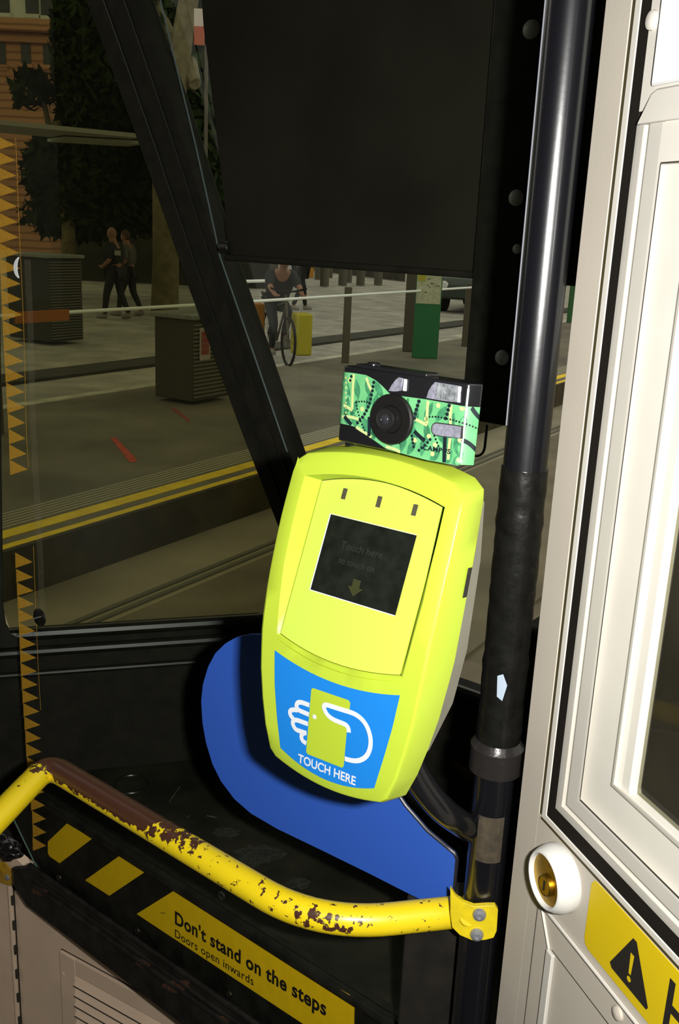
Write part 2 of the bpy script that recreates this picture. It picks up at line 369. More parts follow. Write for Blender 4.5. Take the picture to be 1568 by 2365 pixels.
def sticker(pxs, name, par, m=M_sty, off=.0012):
    mb = MB(); mb.prism([PP.px(*p) + PP.n * .0002 for p in pxs], PP.n * off); return mb.build(name, m, par)
st = sticker([(405, 2055), (808, 2296), (817, 2306), (819, 2320), (817, 2440), (317, 2110)], 'sticker', kb)
st['label'] = 'yellow sticker reading Don\'t stand on the steps'
TX = lambda x, y, off: PP.at(tx0 + x, ty0 + y + x * tsl, off)
tsl = (.543 - .512) / .335
tsl = 0.047
tx0, ty0 = -.541, .511
text_mb("Don't stand on the steps", .0345, TX, .0018, bold=.03, sx=.86, spacing=1.06).build('lettering', M_prt, st, orient=False)
tx0, ty0 = -.541, .4855
text_mb("Doors open inwards", .0215, TX, .0018, bold=.008, sx=.92, spacing=1.07).build('small_lettering', M_prt, st, orient=False)
mb = MB(); mb.ribbon([PP.uv(372, 2106), PP.uv(377, 2108), PP.uv(383, 2108)], .0012, PP.at, .0016); mb.build('scratch', M_prt, st, orient=False)
sticker([(155, 1902), (213, 1937), (139, 1993), (116, 1977), (112, 1970), (112, 1943)], 'hazard_stripe', kb)
sticker([(277, 1976), (336, 2013), (254, 2068), (198, 2032)], 'hazard_stripe', kb)
for x, y, a_, b_ in ((105, 2052, 22, 10), (345, 2215, 20, 12), (420, 2265, 34, 16), (530, 2345, 16, 10)):
    mb = MB(); mb.prism([PP.px(px_, py_) + PP.n * .0125 for px_, py_ in splat(x, y, a_, b_, 14)], PP.n * .0004)
    mb.build('rust_patch', mat('rust', (.06, .018, .007), .9, noise=.6, nscale=150), kb)
set_base(kb, K(-.4, .33))
# perspex screen standing in the kick board, with reflected triangles drawn as an amber decal
ps = thing('perspex_screen', 'clear perspex draught screen with a drawn amber triangle reflection at the left', 'screen')
mb = MB(); mb.prism([K(-1.01, .535, .004), K(-.905, .426, .004), K(-.30, .44, .004), K(-.30, .44, .004) * 1.0, K(-.30, 2.3, .004), K(-1.12, 2.3, .004)], PP.n * .004)
mb = MB(); mb.prism([K(-1.01, .535, .004), K(-.905, .426, .004), K(.02, .446, .004), K(.02, 2.3, .004), K(-1.12, 2.3, .004)], PP.n * .004)
mb.build('sheet', M_persp, ps)
mb = MB(); mb.tube([K(-.985, .512, .007), K(-.905, .428, .007)], .0014, 6); mb.build('polished_edge', M_edgeg, ps)
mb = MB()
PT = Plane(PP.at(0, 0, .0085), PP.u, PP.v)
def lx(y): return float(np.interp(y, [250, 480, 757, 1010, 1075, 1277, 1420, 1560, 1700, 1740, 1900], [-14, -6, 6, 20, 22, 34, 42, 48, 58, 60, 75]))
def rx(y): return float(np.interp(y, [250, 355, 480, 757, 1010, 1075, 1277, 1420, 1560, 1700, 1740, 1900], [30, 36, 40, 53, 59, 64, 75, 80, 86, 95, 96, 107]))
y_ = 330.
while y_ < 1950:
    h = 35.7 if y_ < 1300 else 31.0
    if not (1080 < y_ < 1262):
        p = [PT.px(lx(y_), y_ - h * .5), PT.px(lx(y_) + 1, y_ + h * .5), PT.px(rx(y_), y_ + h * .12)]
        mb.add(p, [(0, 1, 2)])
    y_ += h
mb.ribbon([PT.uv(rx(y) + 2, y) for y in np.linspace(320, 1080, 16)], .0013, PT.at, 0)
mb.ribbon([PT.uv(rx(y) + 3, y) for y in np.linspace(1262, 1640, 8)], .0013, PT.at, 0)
mb.build('triangle_reflection', M_tri, ps, orient=False)
mb = MB(); mb.ribbon([PT.uv(rx(y) + 18, y) for y in np.linspace(600, 1440, 12)], .016, PT.at, .0003)
mb.build('film_strip', alpha_mat('grey_film', (.4, .36, .26), .10, 90), ps, orient=False)
# round fastener and a crescent reflection painted white on the sheet
c = PP.px(103, 1422); 
mb = MB(); mb.lathe(c + PP.n * .0085, PP.n, [(.0155, 0), (.0155, .003), (.013, .005), (0, .006)], 24); fs = mb.build('round_fastener', M_blk, ps, smooth=True)
mb = MB(); mb.ribbon([PP.uv(92, 1424), PP.uv(114, 1418)], .002, PP.at, .0155); mb.build('slot', mat('slot_grey', (.2, .2, .17), .5), fs, orient=False)
mb = MB(); cc = []
for t in np.linspace(-70, 70, 15): cc.append(PP.px(62 - 18 * math.cos(math.radians(t)), 618 + 26 * math.sin(math.radians(t))))
ci = []
for t in np.linspace(64, -64, 15): ci.append(PP.px(60 - 8 * math.cos(math.radians(t)), 618 + 24 * math.sin(math.radians(t))))
mb.prism([p + PP.n * .009 for p in cc + ci], PP.n * .001); mb.build('crescent_glint', mat('glint_white', (.95, 1, 1), .3), ps)
set_base(ps, K(-.4, .43))

# ================================================================= GRAB POLE
PX, PY, PR = .180, .935, .0215
pole = thing('grab_pole', 'glossy black vertical grab pole with tape wraps beside the card reader', 'pole')
mb = MB(); mb.tube([(PX, PY, z) for z in np.linspace(.0, 2.5, 26)], PR, 40); mb.build('tube', M_pole, pole, smooth=True)
def zat(y): # height on the pole axis at picture row y
    r_ = ray(1313 - .094 * y, y); return float(1.6 + r_[2] / r_[1] * PY)
z1, z2 = zat(1080), zat(1745)
mb = MB(); zs = np.linspace(z2, z1, 30); random.seed(5)
mb.tube([(PX, PY, z) for z in zs], [PR + .0016 + random.uniform(-.0004, .0006) + (.0008 if i % 7 == 3 else 0) for i in range(30)], 40); mb.build('tape_wrap', M_tape, pole, smooth=True)
mb = MB(); mb.lathe((PX, PY, zat(1735)), (0, 0, 1), [(PR + .002, -.022), (PR + .007, -.020), (PR + .007, .008), (PR + .004, .012), (PR + .002, .016)], 36); mb.build('collar', mat('dull_metal', (.035, .032, .03), .28, metal=.5, bump=.5, bscale=90), pole, smooth=True)
mb = MB(); c = np.array([PX, PY, zat(1567)]); dirc = C0 * np.array([1, 1, 0]) - np.array([PX, PY, 0]); dirc /= np.linalg.norm(dirc); sd = np.array([-dirc[1], dirc[0], 0])
def polept(a, z, rr=PR + .0032): return np.array([PX, PY, 0]) + (dirc * math.cos(a) + sd * math.sin(a)) * rr + np.array([0, 0, z])
mb2 = MB(); a_s = -1.42 if (sd @ np.array([1, 0, 0])) > 0 else 1.42
mb2.tube([polept(a_s, zat(985), PR + .0004), polept(a_s, 2.3, PR + .0004)], .0007, 8); mb2.build('edge_glint', mat('glint_edge', (.22, .23, .26), .3), pole, smooth=True)  # thin pale tube drawn as the reflection along the pole edge
zc = zat(1567); mb.add([polept(a, zc + z) for a, z in ((-.28, .013), (-.05, .016), (.16, .004), (.02, -.014), (-.22, -.010))], [(0, 1, 2, 3, 4)])
mb.build('paper_scrap', mat('pale_scrap', (.35, .42, .5), .6), pole, orient=False)
zc = zat(1915); mb = MB()
gv = [];
for i in range(7):
    for j in range(2): gv.append(polept(.75 - i * .22, zc + (.028 if j else -.028), PR + .0008))
mb.add(gv, [(i * 2, i * 2 + 2, i * 2 + 3, i * 2 + 1) for i in range(6)]); mb.build('worn_tape_patch', mat('worn_brown_tape', (.05, .038, .022), .8, noise=.3, nscale=120), pole, orient=False)
set_base(pole, (PX, PY, 0))
# flat black post behind the lower part of the pole
mb = MB(); post = thing('door_post', 'square black post behind the foot of the grab pole', 'post')
QP = vplane((.135, .985, 0), -75)
mb.box((-.035, 0, -.05), (.075, .84, .0), lambda x, y, z: QP.at(x, y, z)); mb.build('post_body', M_blkm, post, bevel=.004); set_base(post, QP.at(.02, 0, -.02))

# ================================================================= CARD READER
ra = -54.4
ru = az(ra + 180); rn0 = np.array([ru[1], -ru[0], 0])
if rn0[1] > 0: rn0 = -rn0
Z = np.array([0, 0, 1.0])
tl = .12; rv = Z * math.cos(tl) - rn0 * math.sin(tl); rn = rn0 * math.cos(tl) + Z * math.sin(tl)
Pb = np.array([.00818, .77515, 1.24093]); RO = Pb - ru * .0065
def wprof(v): return -.028 * (max(v, 0) / .170) ** 1.6 if v > 0 else -.005 * (v / .110) ** 2
def RS(u, v, off=0.0): return RO + ru * u + rv * v + rn * (wprof(v) + off)      # point on the moulded front surface
def hw(v):
    xs = [-.119, -.106, -.07, -.038, .011, .057, .110, .165, .177]; ys = [.064, .066, .0745, .0808, .085, .0862, .0868, .0858, .085]
    return float(np.interp(v, xs, ys))
def rimhw(v): return float(np.interp(v, [0, .03, .07, .12, .16], [.067, .0702, .0735, .0738, .073]))
TL = .383; fv = Z * math.cos(TL) - rn0 * math.sin(TL); fn = rn0 * math.cos(TL) + Z * math.sin(TL)
FO = np.array([.02205, .80573, 1.32269])
def FS(u, v, off=0.0): return FO + ru * u + fv * v + fn * off
def hump(s, mid, cor): return mid + (cor - mid) * s * s
reader = thing('card_reader', 'lime green tram ticket reader with blank dark screen and TOUCH HERE label', 'ticket reader')
mb = MB(); NX = 17; ss = np.linspace(-1, 1, NX)
rows = [(-.119, -.107), (-.095, -.083), (-.07, -.058), (-.045, -.03), (-.022, -.012), (-.003, .006)]
def rowpts(mid, cor, half=None, fn_=RS):
    out = []
    for s in ss:
        v = hump(s, mid, cor); h = (half or hw)(cor if abs(cor) > abs(mid) or True else v); out.append((s * h, v))
    return out
# lower band (full width): columns over the outer width
grid = [rowpts(m_, c_) for m_, c_ in rows]
V = []; idx = {}
def gridadd(G, surf):
    base = mb.add([surf(*p) for r_ in G for p in r_], [(i * NX + j, i * NX + j + 1, (i + 1) * NX + j + 1, (i + 1) * NX + j) for i in range(len(G) - 1) for j in range(NX - 1)])
G = [rowpts(m_, c_) for m_, c_ in rows[:-1]]
G[0] = [(p[0] * (.975 if abs(s) > .99 else 1), p[1] + (.003 if abs(s) > .99 else 0)) for s, p in zip(ss, G[0])]
rimbot = [(s * rimhw(0), hump(s, -.003, .006)) for s in ss]
lastfull = G[-1]
# bring last lower row onto the recess rim with side strips
gridadd(G, RS)
rimtop = [(s * .073, hump(s, .160, .150)) for s in ss]
vmid = np.linspace(.006, .150, 12)
# ring: outer loop from rows, inner loop = recess rim
strip = [RS(*p) for p in lastfull] + [RS(*p) for p in rimbot]
mb.add(strip, [(j, j + 1, NX + j + 1, NX + j) for j in range(NX - 1)])
for sg in (-1, 1):
    o_ = [RS(sg * hw(-.012), -.012)] + [RS(sg * hw(v), v) for v in vmid]; i_ = [RS(sg * rimhw(0), .006)] + [RS(sg * rimhw(v), v) for v in vmid]
    mb.add(o_ + i_, [(k, k + 1, len(o_) + k + 1, len(o_) + k) for k in range(len(o_) - 1)])
toprows = [(.160, .150), (.170, .158), (.177, .165)]
T0 = [(s * .073, hump(s, .160, .150)) for s in ss]; 
T1 = [(s * .080, hump(s, .169, .158)) for s in ss]; T2 = [(s * hw(.165) * (.985 if abs(s) > .99 else 1), hump(s, .177, .165) - (.0045 if abs(s) > .99 else 0)) for s in ss]
gridadd([T0, T1, T2], RS)
for sg in (-1, 1):  # corner pieces
    a0 = RS(sg * hw(.150), .150); mb.add([a0, RS(sg * rimhw(.15), .150), RS(sg * .080, .158), RS(sg * hw(.165), .165)], [(0, 1, 2, 3)])
# outer perimeter loop
loop = [(p[0], p[1]) for p in G[0]] + [(hw(c_), c_) for m_, c_ in rows[1:-1]] + [(hw(v), v) for v in vmid] + [(p[0], p[1]) for p in reversed(T2)] + [(-hw(v), v) for v in reversed(vmid)] + [(-hw(c_), c_) for m_, c_ in reversed(rows[1:-1])]
cu_ = 0.0; cv_ = .03
def offs(p, g, dz):
    u, v = p; d_ = np.array([u, (v - cv_) * .7]); d_ /= np.linalg.norm(d_) + 1e-9
    return RO + ru * (u + d_[0] * g) + rv * (v + d_[1] * g) + rn * (wprof(v) + dz)
def backw(v): return float(np.interp(v, [-.119, -.05, .02, .10, .177], [-.026, -.034, -.040, -.036, -.028]))
lp = [[offs(p, 0, 0) for p in loop], [offs(p, .0022, -.0012) for p in loop], [offs(p, .0036, -.004) for p in loop]]
lp += [[offs(p, .0075, backw(p[1])) for p in loop], [offs(p, .0060, backw(p[1]) - .003) for p in loop], [offs(p, -.004, backw(p[1]) - .003) for p in loop]]
n = len(loop)
for a_, b_ in zip(lp[:-1], lp[1:]): mb.add(a_ + b_, [(k, (k + 1) % n, n + (k + 1) % n, n + k) for k in range(n)])
# recess walls down to the display panel
fbot = [FS(s * .0652, hump(s, -.0905, -.0815)) for s in ss]; ftop = [FS(s * .0652, hump(s, .0735, .063)) for s in ss]
mb.add([RS(*p) for p in T0] + ftop, [(j, j + 1, NX + j + 1, NX + j) for j in range(NX - 1)])
rb = [RS(*p) for p in rimbot]; mb.add(rb + fbot, [(j, j + 1, NX + j + 1, NX + j) for j in range(NX - 1)])
for sg in (-1, 1):
    i_ = [RS(sg * rimhw(0), .006)] + [RS(sg * rimhw(v), v) for v in vmid]
    f_ = [FS(sg * .0652, v) for v in np.linspace(-.0815, .063, len(i_))]
    mb.add(i_ + f_, [(k, k + 1, len(i_) + k + 1, len(i_) + k) for k in range(len(i_) - 1)])
front = mb.build('front_shell', M_yel, reader)
bm = bmesh.new(); bm.from_mesh(front.data); bmesh.ops.remove_doubles(bm, verts=bm.verts, dist=.0004); bmesh.ops.recalc_face_normals(bm, faces=bm.faces); bm.to_mesh(front.data); bm.free()
for p in front.data.polygons: p.use_smooth = True
front.data.set_sharp_from_angle(angle=math.radians(28))
# display panel
mb = MB(); 
prow = [[(s * .0646, hump(s, -.0900 + (.163) * t, -.0810 + .1435 * t)) for s in ss] for t in np.linspace(0, 1, 6)]
def gadd(mb_, G_, surf, off=0):
    nn = len(G_[0]); mb_.add([surf(p[0], p[1], off) for r_ in G_ for p in r_], [(i * nn + j, i * nn + j + 1, (i + 1) * nn + j + 1, (i + 1) * nn + j) for i in range(len(G_) - 1) for j in range(nn - 1)])
gadd(mb, prow, FS, .0004)
panel = mb.build('display_panel', M_yel2, reader)
mb = MB(); lpn = [(s * .0640, hump(s, -.0893, -.0803)) for s in ss] + [(.0640, v) for v in np.linspace(-.07, .06, 6)] 
mb.ribbon([(s * .0648, hump(s, -.0907, -.0817)) for s in ss], .0006, FS, .0008); mb.ribbon([(s * .066, hump(s, -.0955, -.086)) for s in ss], .0007, FS, .0012)
mb.ribbon([(.0650, v) for v in np.linspace(-.08, .063, 6)], .0006, FS, .0008); mb.ribbon([(-.0650, v) for v in np.linspace(-.08, .063, 6)], .0004, FS, .0008)
mb.build('panel_seam', mat('seam_olive', (.30, .38, .01), .6), panel, orient=False)
mb = MB(); mb.box((-.0455, -.035, -.004), (.0455, .035, .0009), FS); scr = mb.build('display_screen', M_scr, panel)
mb = MB(); mb.ribbon([(-.0457, -.0352), (-.0457, .0352)], .0012, FS, .0012); mb.ribbon([(-.0457, -.0354), (.0457, -.0354)], .0008, FS, .0012); mb.ribbon([(-.0457, .0354), (.0457, .0354)], .0005, FS, .0012)
mb.build('screen_bezel', M_white, scr, orient=False)
def sgrid(x0, y0): return lambda x, y, o_: FS(x0 + x, y0 + y, o_)
text_mb('Touch here', .0095, sgrid(-.026, .008), .0011).build('screen_lettering', M_scrtxt, scr, orient=False)
text_mb('to touch on', .0080, sgrid(-.024, -.005), .0011).build('screen_lettering', M_scrtxt, scr, orient=False)
mb = MB(); mb.add([FS(x, y, .0011) for x, y in ((-.004, -.015), (.004, -.015), (.004, -.022), (.008, -.022), (0, -.030), (-.008, -.022), (-.004, -.022))], [(0, 1, 2, 3, 4, 5, 6)]); mb.build('arrow_mark', M_scrarr, scr, orient=False)
for cx in (-.0373, .0002, .0370):
    mb = MB(); mb.box((cx - .0023, .0507, -.002), (cx + .0023, .0607, .0007), FS); mb.build('indicator_light', M_led, panel)
# side slot
mb = MB(); q = [offs((hw(v), v), .0077, backw(v) + .0015 + w) for v, w in ((.097, 0), (.073, 0), (.073, .006), (.097, .006))]
mb.prism(q, ru * .0006); mb.build('side_slot', M_prt, reader)
# back shell
mb = MB(); bl_ = [p for p in loop if p[1] > -.075]
bp = [(.074, -.072), (.082, -.03), (.086, .02), (.083, .1), (.076, .150), (.05, .160), (0, .163), (-.05, .160), (-.076, .150), (-.083, .1), (-.086, .02), (-.082, -.03), (-.074, -.072)]
A1 = [offs(p, .003, backw(p[1]) - .001) for p in bp]; A2 = [offs(p, .000, backw(p[1]) - .034 if p[1] > -.05 else backw(p[1]) - .02) for p in bp]; n = len(bp)
mb.add(A1 + A2, [(k, (k + 1) % n, n + (k + 1) % n, n + k) for k in range(n)] + [tuple(range(n, 2 * n))]); mb.build('back_shell', M_grey, reader, smooth=True, angle=50)
# label
lab = thing('x', None, None); COL.objects.unlink(lab); bpy.data.objects.remove(lab)
LW = lambda v: float(np.interp(v, [-.112, -.100, -.07, -.04, -.009], [.0505, .0525, .0590, .0645, .0680]))
LG = [[(s * LW(hump(0, m_, c_)) if False else s * LW(c_), hump(s, m_, c_)) for s in ss] for m_, c_ in zip(np.linspace(-.1125, -.0195, 12), np.linspace(-.1005, -.0095, 12))]
mb = MB(); gadd(mb, LG, RS, .0005); label = mb.build('touch_label', M_lbl, reader); label['label'] = 'blue TOUCH HERE label with a hand holding a card'
def rrect(x0, y0, x1, y1, r_, k=5):
    P = []
    for cx, cy, a0 in ((x1 - r_, y1 - r_, 0), (x0 + r_, y1 - r_, 90), (x0 + r_, y0 + r_, 180), (x1 - r_, y0 + r_, 270)):
        for i in range(k + 1): a = math.radians(a0 + 90 * i / k); P.append((cx + r_ * math.cos(a), cy + r_ * math.sin(a)))
    return P
def flat(mb_, pts, surf, off):
    tri = tessellate_polygon([[Vector((p[0], p[1], 0)) for p in pts]]); mb_.add([surf(p[0], p[1], off) for p in pts], [tuple(t) for t in tri])
FP = Plane(RO, ru, rv)
def fp(x, y):
    u, v = FP.uv(x, y)
    for _ in range(3):
        P2 = Plane(RO + rn * wprof(v), ru, rv); u, v = P2.uv(x, y)
    return (u, v)
cr = lambda x, y: fp(620 + x / 4.612, 1480 + y / 4.612)
cardp = [cr(480, 500), cr(860, 630), cr(878, 660), cr(843, 925), cr(808, 1330), cr(790, 1350), cr(425, 1205), cr(407, 1180), cr(462, 515)]
mb = MB(); flat(mb, cardp, RS, .0009); mb.build('card_symbol', M_card, label, orient=False)
mb = MB(); flat(mb, [cr(*p) for p in ((612, 685), (860, 755), (900, 790), (880, 900), (845, 960), (835, 890), (770, 862), (690, 828), (640, 788))], RS, .0011)
mb.build('thumb_gap', M_lbl, label, orient=False)
HS = [[(445, 682), (400, 664), (350, 648), (318, 655), (305, 690), (318, 722), (345, 742), (395, 762), (440, 782)],
      [(318, 735), (275, 728), (243, 738), (236, 765), (250, 800), (275, 825)],
      [(430, 882), (370, 860), (310, 838), (275, 842), (266, 875), (282, 915), (305, 945), (360, 962), (415, 982)],
      [(395, 975), (365, 988), (358, 1020), (372, 1062), (412, 1088)],
      [(865, 972), (862, 930), (845, 898), (810, 878), (760, 860), (700, 835), (645, 795), (612, 745), (598, 700), (606, 680), (630, 678), (700, 700), (800, 732), (880, 755), (950, 785), (1015, 840), (1062, 910), (1092, 1000), (1100, 1080), (1088, 1160), (1055, 1225), (1000, 1264), (940, 1276), (880, 1268), (822, 1250)]]
mb = MB()
for q in HS: mb.ribbon(smooth_path([cr(*p) for p in q], 2), .0044, RS, .0014)
c = cr(500, 805); flat(mb, [(c[0] + .0022 * math.cos(t), c[1] + .0022 * math.sin(t)) for t in np.linspace(0, 2 * math.pi, 14, endpoint=False)], RS, .0014)
mb.build('hand_symbol', M_white, label, orient=False)
t0 = cr(322, 1285); t1 = cr(893, 1520); ln = math.hypot(t1[0] - t0[0], t1[1] - t0[1])
text_mb('TOUCH HERE', .0118, lambda x, y, o_: RS(t0[0] + x, t0[1] + y + x * (t1[1] - t0[1]) / ln, o_), .0013, bold=.022, sx=.88).build('lettering', M_white, label, orient=False)
set_base(reader, RO + rv * -.119 + rn * -.02)
# bent bracket pipe underneath
el = thing('bracket_pipe', 'bent black pipe under the card reader running to the pole', 'bracket')
EP = Plane(RO + rn * -.085, np.array([1, 0, 0]), np.array([0, 0, 1.])); 
def dp(x, y, yy): r_ = ray(x, y); return C0 + r_ * (yy / r_[1])
mb = MB(); mb.tube(smooth_path([dp(925, 1640, .87), dp(945, 1760, .875), dp(975, 1815, .88), dp(1020, 1870, .89), dp(1062, 1900, .915), dp(1085, 1915, .94)], 3), .0145, 24)
mb.build('pipe', M_gls, el, smooth=True); set_base(el, dp(1110, 1930, .925))
# blue plate
bp_ = thing('blue_guard_plate', 'curved royal blue plate standing behind the lime card reader', 'guard plate')
BP = vplane((.16, .945, 0), -54)
out = [(575, 1466), (545, 1472), (520, 1486), (497, 1508), (480, 1540), (468, 1580), (464, 1620), (467, 1670), (475, 1715), (490, 1765), (510, 1805), (540, 1845), (580, 1880), (640, 1915), (750, 1968), (860, 2022), (950, 2068), (1000, 2092), (1038, 2085), (1047, 2055), (1053, 1985), (1047, 1972), (1030, 1958), (985, 1920), (935, 1862), (880, 1780), (800, 1650), (720, 1520), (660, 1466)]
mb = MB(); mb.prism([BP.px(*p) for p in out], -BP.n * .006); mb.build('plate', M_plate, bp_, bevel=.0012)
mb = MB(); mb.tube([BP.px(*p) - BP.n * .002 for p in out[18:26]], .0024, 8); mb.build('edge_trim', mat('plate_edge_strip', (.012, .012, .02), .4), bp_, smooth=True); set_base(bp_, BP.px(1000, 2060))

# ================================================================= DISPOSABLE CAMERA
cam_t = thing('disposable_camera', 'green leaf patterned disposable film camera balanced on the card reader', 'camera')
ca = -53.03; D_ = .815
cu2 = az(ca + 180); cn0 = np.array([cu2[1], -cu2[0], 0])
if cn0[1] > 0: cn0 = -cn0
tc_ = .0618; cv2 = Z * math.cos(tc_) - cn0 * math.sin(tc_); cn2 = cn0 * math.cos(tc_) + Z * math.sin(tc_)
CO = C0 + ray(922.7, 955.5) * D_
SW = .0603; SHh = .0327
def CS(u, v, w=0.0): return CO + cu2 * u + cv2 * v + cn2 * w
CPl = Plane(CO, cu2, cv2)
# plan outline (u, w): rounded left end, chamfered right end
plan = [(-.058, 0), (.0600, 0), (.0622, -.0008), (.0685, -.0085), (.0690, -.0105), (.0650, -.0170), (.056, -.029), (-.058, -.029), (-.0625, -.026), (-.064, -.022), (-.064, -.006), (-.0625, -.002)]
n = len(plan)
mb = MB(); Vb = [CS(u, -SHh, w) for u, w in plan]; Vt = [CS(u, SHh, w) for u, w in plan]
mb.add(Vb + Vt, [tuple(range(n)), tuple(range(n, 2 * n))] + [(k, (k + 1) % n, n + (k + 1) % n, n + k) for k in range(n)])
mb.build('camera_body', M_gls, cam_t, bevel=.0012)
c5 = lambda x, y: CPl.uv(750 + x / 3.647, 820 + y / 3.647)
top_px = [(165, 142), (250, 152), (350, 168), (430, 210), (490, 262), (560, 335), (700, 352), (870, 375), (1000, 398), (1140, 425)]
bot_px = [(125, 575), (200, 588), (260, 605), (380, 690), (520, 790), (700, 842), (870, 886), (1000, 908), (1120, 930)]
tp = [c5(*p) for p in top_px]; bt = [c5(*p) for p in bot_px]
def topv(u): return float(np.interp(u, [p[0] for p in tp], [p[1] for p in tp]))
def botv(u): return float(np.interp(u, [p[0] for p in bt], [p[1] for p in bt]))
# the wrap follows the front and both ends
path = [(-.0640, -.0200), (-.0640, -.006), (-.0625, -.002), (-.058, 0)] + [(u, 0) for u in np.linspace(-.054, .0600, 34)] + [(.0622, -.0008), (.0685, -.0085), (.0690, -.0100)]
cl = [0]
for a_, b_ in zip(path[:-1], path[1:]): cl.append(cl[-1] + math.hypot(b_[0] - a_[0], b_[1] - a_[1]))
s0 = cl[3]   # arc length where the flat front begins (u=-.058)
def WR(sx_, v, off):  # sx_ = flat-front u coordinate continued round the ends
    a = sx_ + .058 + s0
    u = float(np.interp(a, cl, [p[0] for p in path])); w = float(np.interp(a, cl, [p[1] for p in path]))
    if sx_ < -.058: nx, nw = -.8, .6
    elif sx_ > .0600: nx, nw = .66, .75
    else: nx, nw = 0, 1
    return CS(u + nx * off, v, w + nw * off)
mb = MB(); us = [c - s0 - .058 for c in cl]; V_ = []
for u in us:
    V_ += [WR(u, botv(u) if u < .0605 else max(-SHh + .0006, botv(u)), .0006), WR(u, min(topv(u), SHh - .001), .0006)]
mb.add(V_, [(2 * i, 2 * i + 2, 2 * i + 3, 2 * i + 1) for i in range(len(us) - 1)])
M_grn = mat('leaf_green_card', (.085, .30, .12), .38, noise=.25, nscale=70, col2=(.12, .36, .15), coat=.2)
wrap = mb.build('green_sleeve', M_grn, cam_t, smooth=True, angle=60); 
M_g2 = mat('dark_leaf_print', (.035, .17, .075), .4, noise=.3, nscale=200); M_g3 = mat('cream_print', (.36, .42, .17), .4); M_nv = mat('navy_print', (.005, .011, .014), .4)
def inside(u, v): return botv(u) + .0008 < v < min(topv(u), SHh) - .0008
def leafpoly(c, L_, W_, a):
    P = []
    for t in np.linspace(0, 1, 8): P.append((L_ * (t - .5), W_ * math.sin(math.pi * t)))
    for t in np.linspace(1, 0, 8)[1:-1]: P.append((L_ * (t - .5), -W_ * math.sin(math.pi * t)))
    ca_, sa_ = math.cos(a), math.sin(a); Q = []
    for x, y in P:
        u = c[0] + x * ca_ - y * sa_; v = c[1] + x * sa_ + y * ca_
        v = min(max(v, botv(min(u, .06)) + .0005), min(topv(min(u, .06)), SHh) - .0005); u = min(u, .0705)
        Q.append((u, v))
    return Q
mb = MB(); random.seed(11)
for u_ in np.arange(-.066, .068, .0105):
    for v_, a in ((.018, 2.0), (.002, 1.2), (-.014, 2.0), (-.026, 1.3)):
        u = u_ + random.uniform(-.003, .003); v = v_ + random.uniform(-.004, .004)
        if inside(min(u, .06), v): flat(mb, leafpoly((u, v), .018, .0032, a + random.uniform(-.3, .3)), WR, .0009)
mb.build('leaf_print', M_g2, wrap, orient=False)
mb = MB()
def clampuv(P): return [(u, min(max(v, botv(min(u, .06)) + .0007), min(topv(min(u, .06)), SHh) - .0007)) for u, v in P]
def fo(x, y): return c5(x, y)
for q in ([(250, 160), (242, 300), (238, 455)], [(238, 465), (200, 440), (165, 420)], [(875, 385), (868, 480), (865, 580)], [(868, 590), (810, 560), (760, 535)], [(355, 190), (380, 260), (400, 300)], [(1070, 420), (1062, 520), (1065, 600)], [(1060, 700), (1050, 800), (1045, 880)], [(270, 610), (340, 650), (400, 690)], [(520, 770), (580, 785), (640, 815)], [(150, 520), (220, 518), (290, 540)]):
    mb.ribbon(clampuv(smooth_path([fo(*p) for p in q], 2)), .0026, WR, .0011)
for k in range(16):
    u, v = fo(random.uniform(180, 1250), random.uniform(200, 900))
    if inside(min(u, .06), v): flat(mb, clampuv([(u + .0022 * math.cos(t), v + .0022 * math.sin(t)) for t in np.linspace(0, 6.28, 8)]), WR, .0011)
for k in range(9):
    u, v = fo(185, 190 + k * 42); flat(mb, clampuv([(u + .001 * math.cos(t), v + .001 * math.sin(t)) for t in np.linspace(0, 6.28, 7)]), WR, .0011)
mb.build('cream_strokes', M_g3, wrap, orient=False)
mb = MB()
for q in ([(172, 515), (200, 550), (232, 585)], [(382, 520), (384, 600), (378, 690)], [(555, 320), (580, 355), (600, 400)], [(760, 640), (810, 690), (850, 722)], [(618, 705), (630, 725), (645, 740)], [(1020, 690), (1015, 800), (1012, 905)], [(1150, 710), (1210, 750), (1275, 830)], [(1228, 445), (1262, 505), (1310, 560)]):
    mb.ribbon(clampuv(smooth_path([fo(*p) for p in q], 2)), .0034, WR, .0013)
def dots(q, r_=.0011, step=.0036):
    P = smooth_path([fo(*p) for p in q], 2); acc = 0
    for a_, b_ in zip(P[:-1], P[1:]):
        L_ = math.hypot(*(b_ - a_)); 
        while acc < L_:
            c = a_ + (b_ - a_) * acc / L_
            if inside(min(c[0], .06), c[1]): flat(mb, [(c[0] + r_ * math.cos(t), c[1] + r_ * math.sin(t)) for t in np.linspace(0, 6.28, 8)[:-1]], WR, .0013)
            acc += step
        acc -= L_
dots([(420, 230), (402, 340), (375, 440), (330, 520), (275, 580)], .0016); dots([(800, 390), (775, 470), (755, 560)], .0018); dots([(270, 400), (285, 470), (310, 560), (345, 640)], .0009, .0028)
dots([(275, 395), (330, 388), (385, 400)], .0009, .0028); dots([(1055, 425), (1040, 490), (1015, 560)], .0017); dots([(890, 520), (950, 518), (1030, 535), (1100, 550), (1180, 575), (1290, 640)], .0009, .0028)
dots([(740, 680), (750, 740), (760, 800)], .0014, .003); dots([(930, 680), (950, 730), (975, 790)], .0010, .003); dots([(895, 710), (860, 750), (790, 810)], .0014, .0036); dots([(232, 180), (215, 240)], .0014)
mb.build('navy_strokes', M_nv, wrap, orient=False)
q0 = fo(835, 795); q1 = fo(1110, 840); dq = math.hypot(q1[0] - q0[0], q1[1] - q0[1])
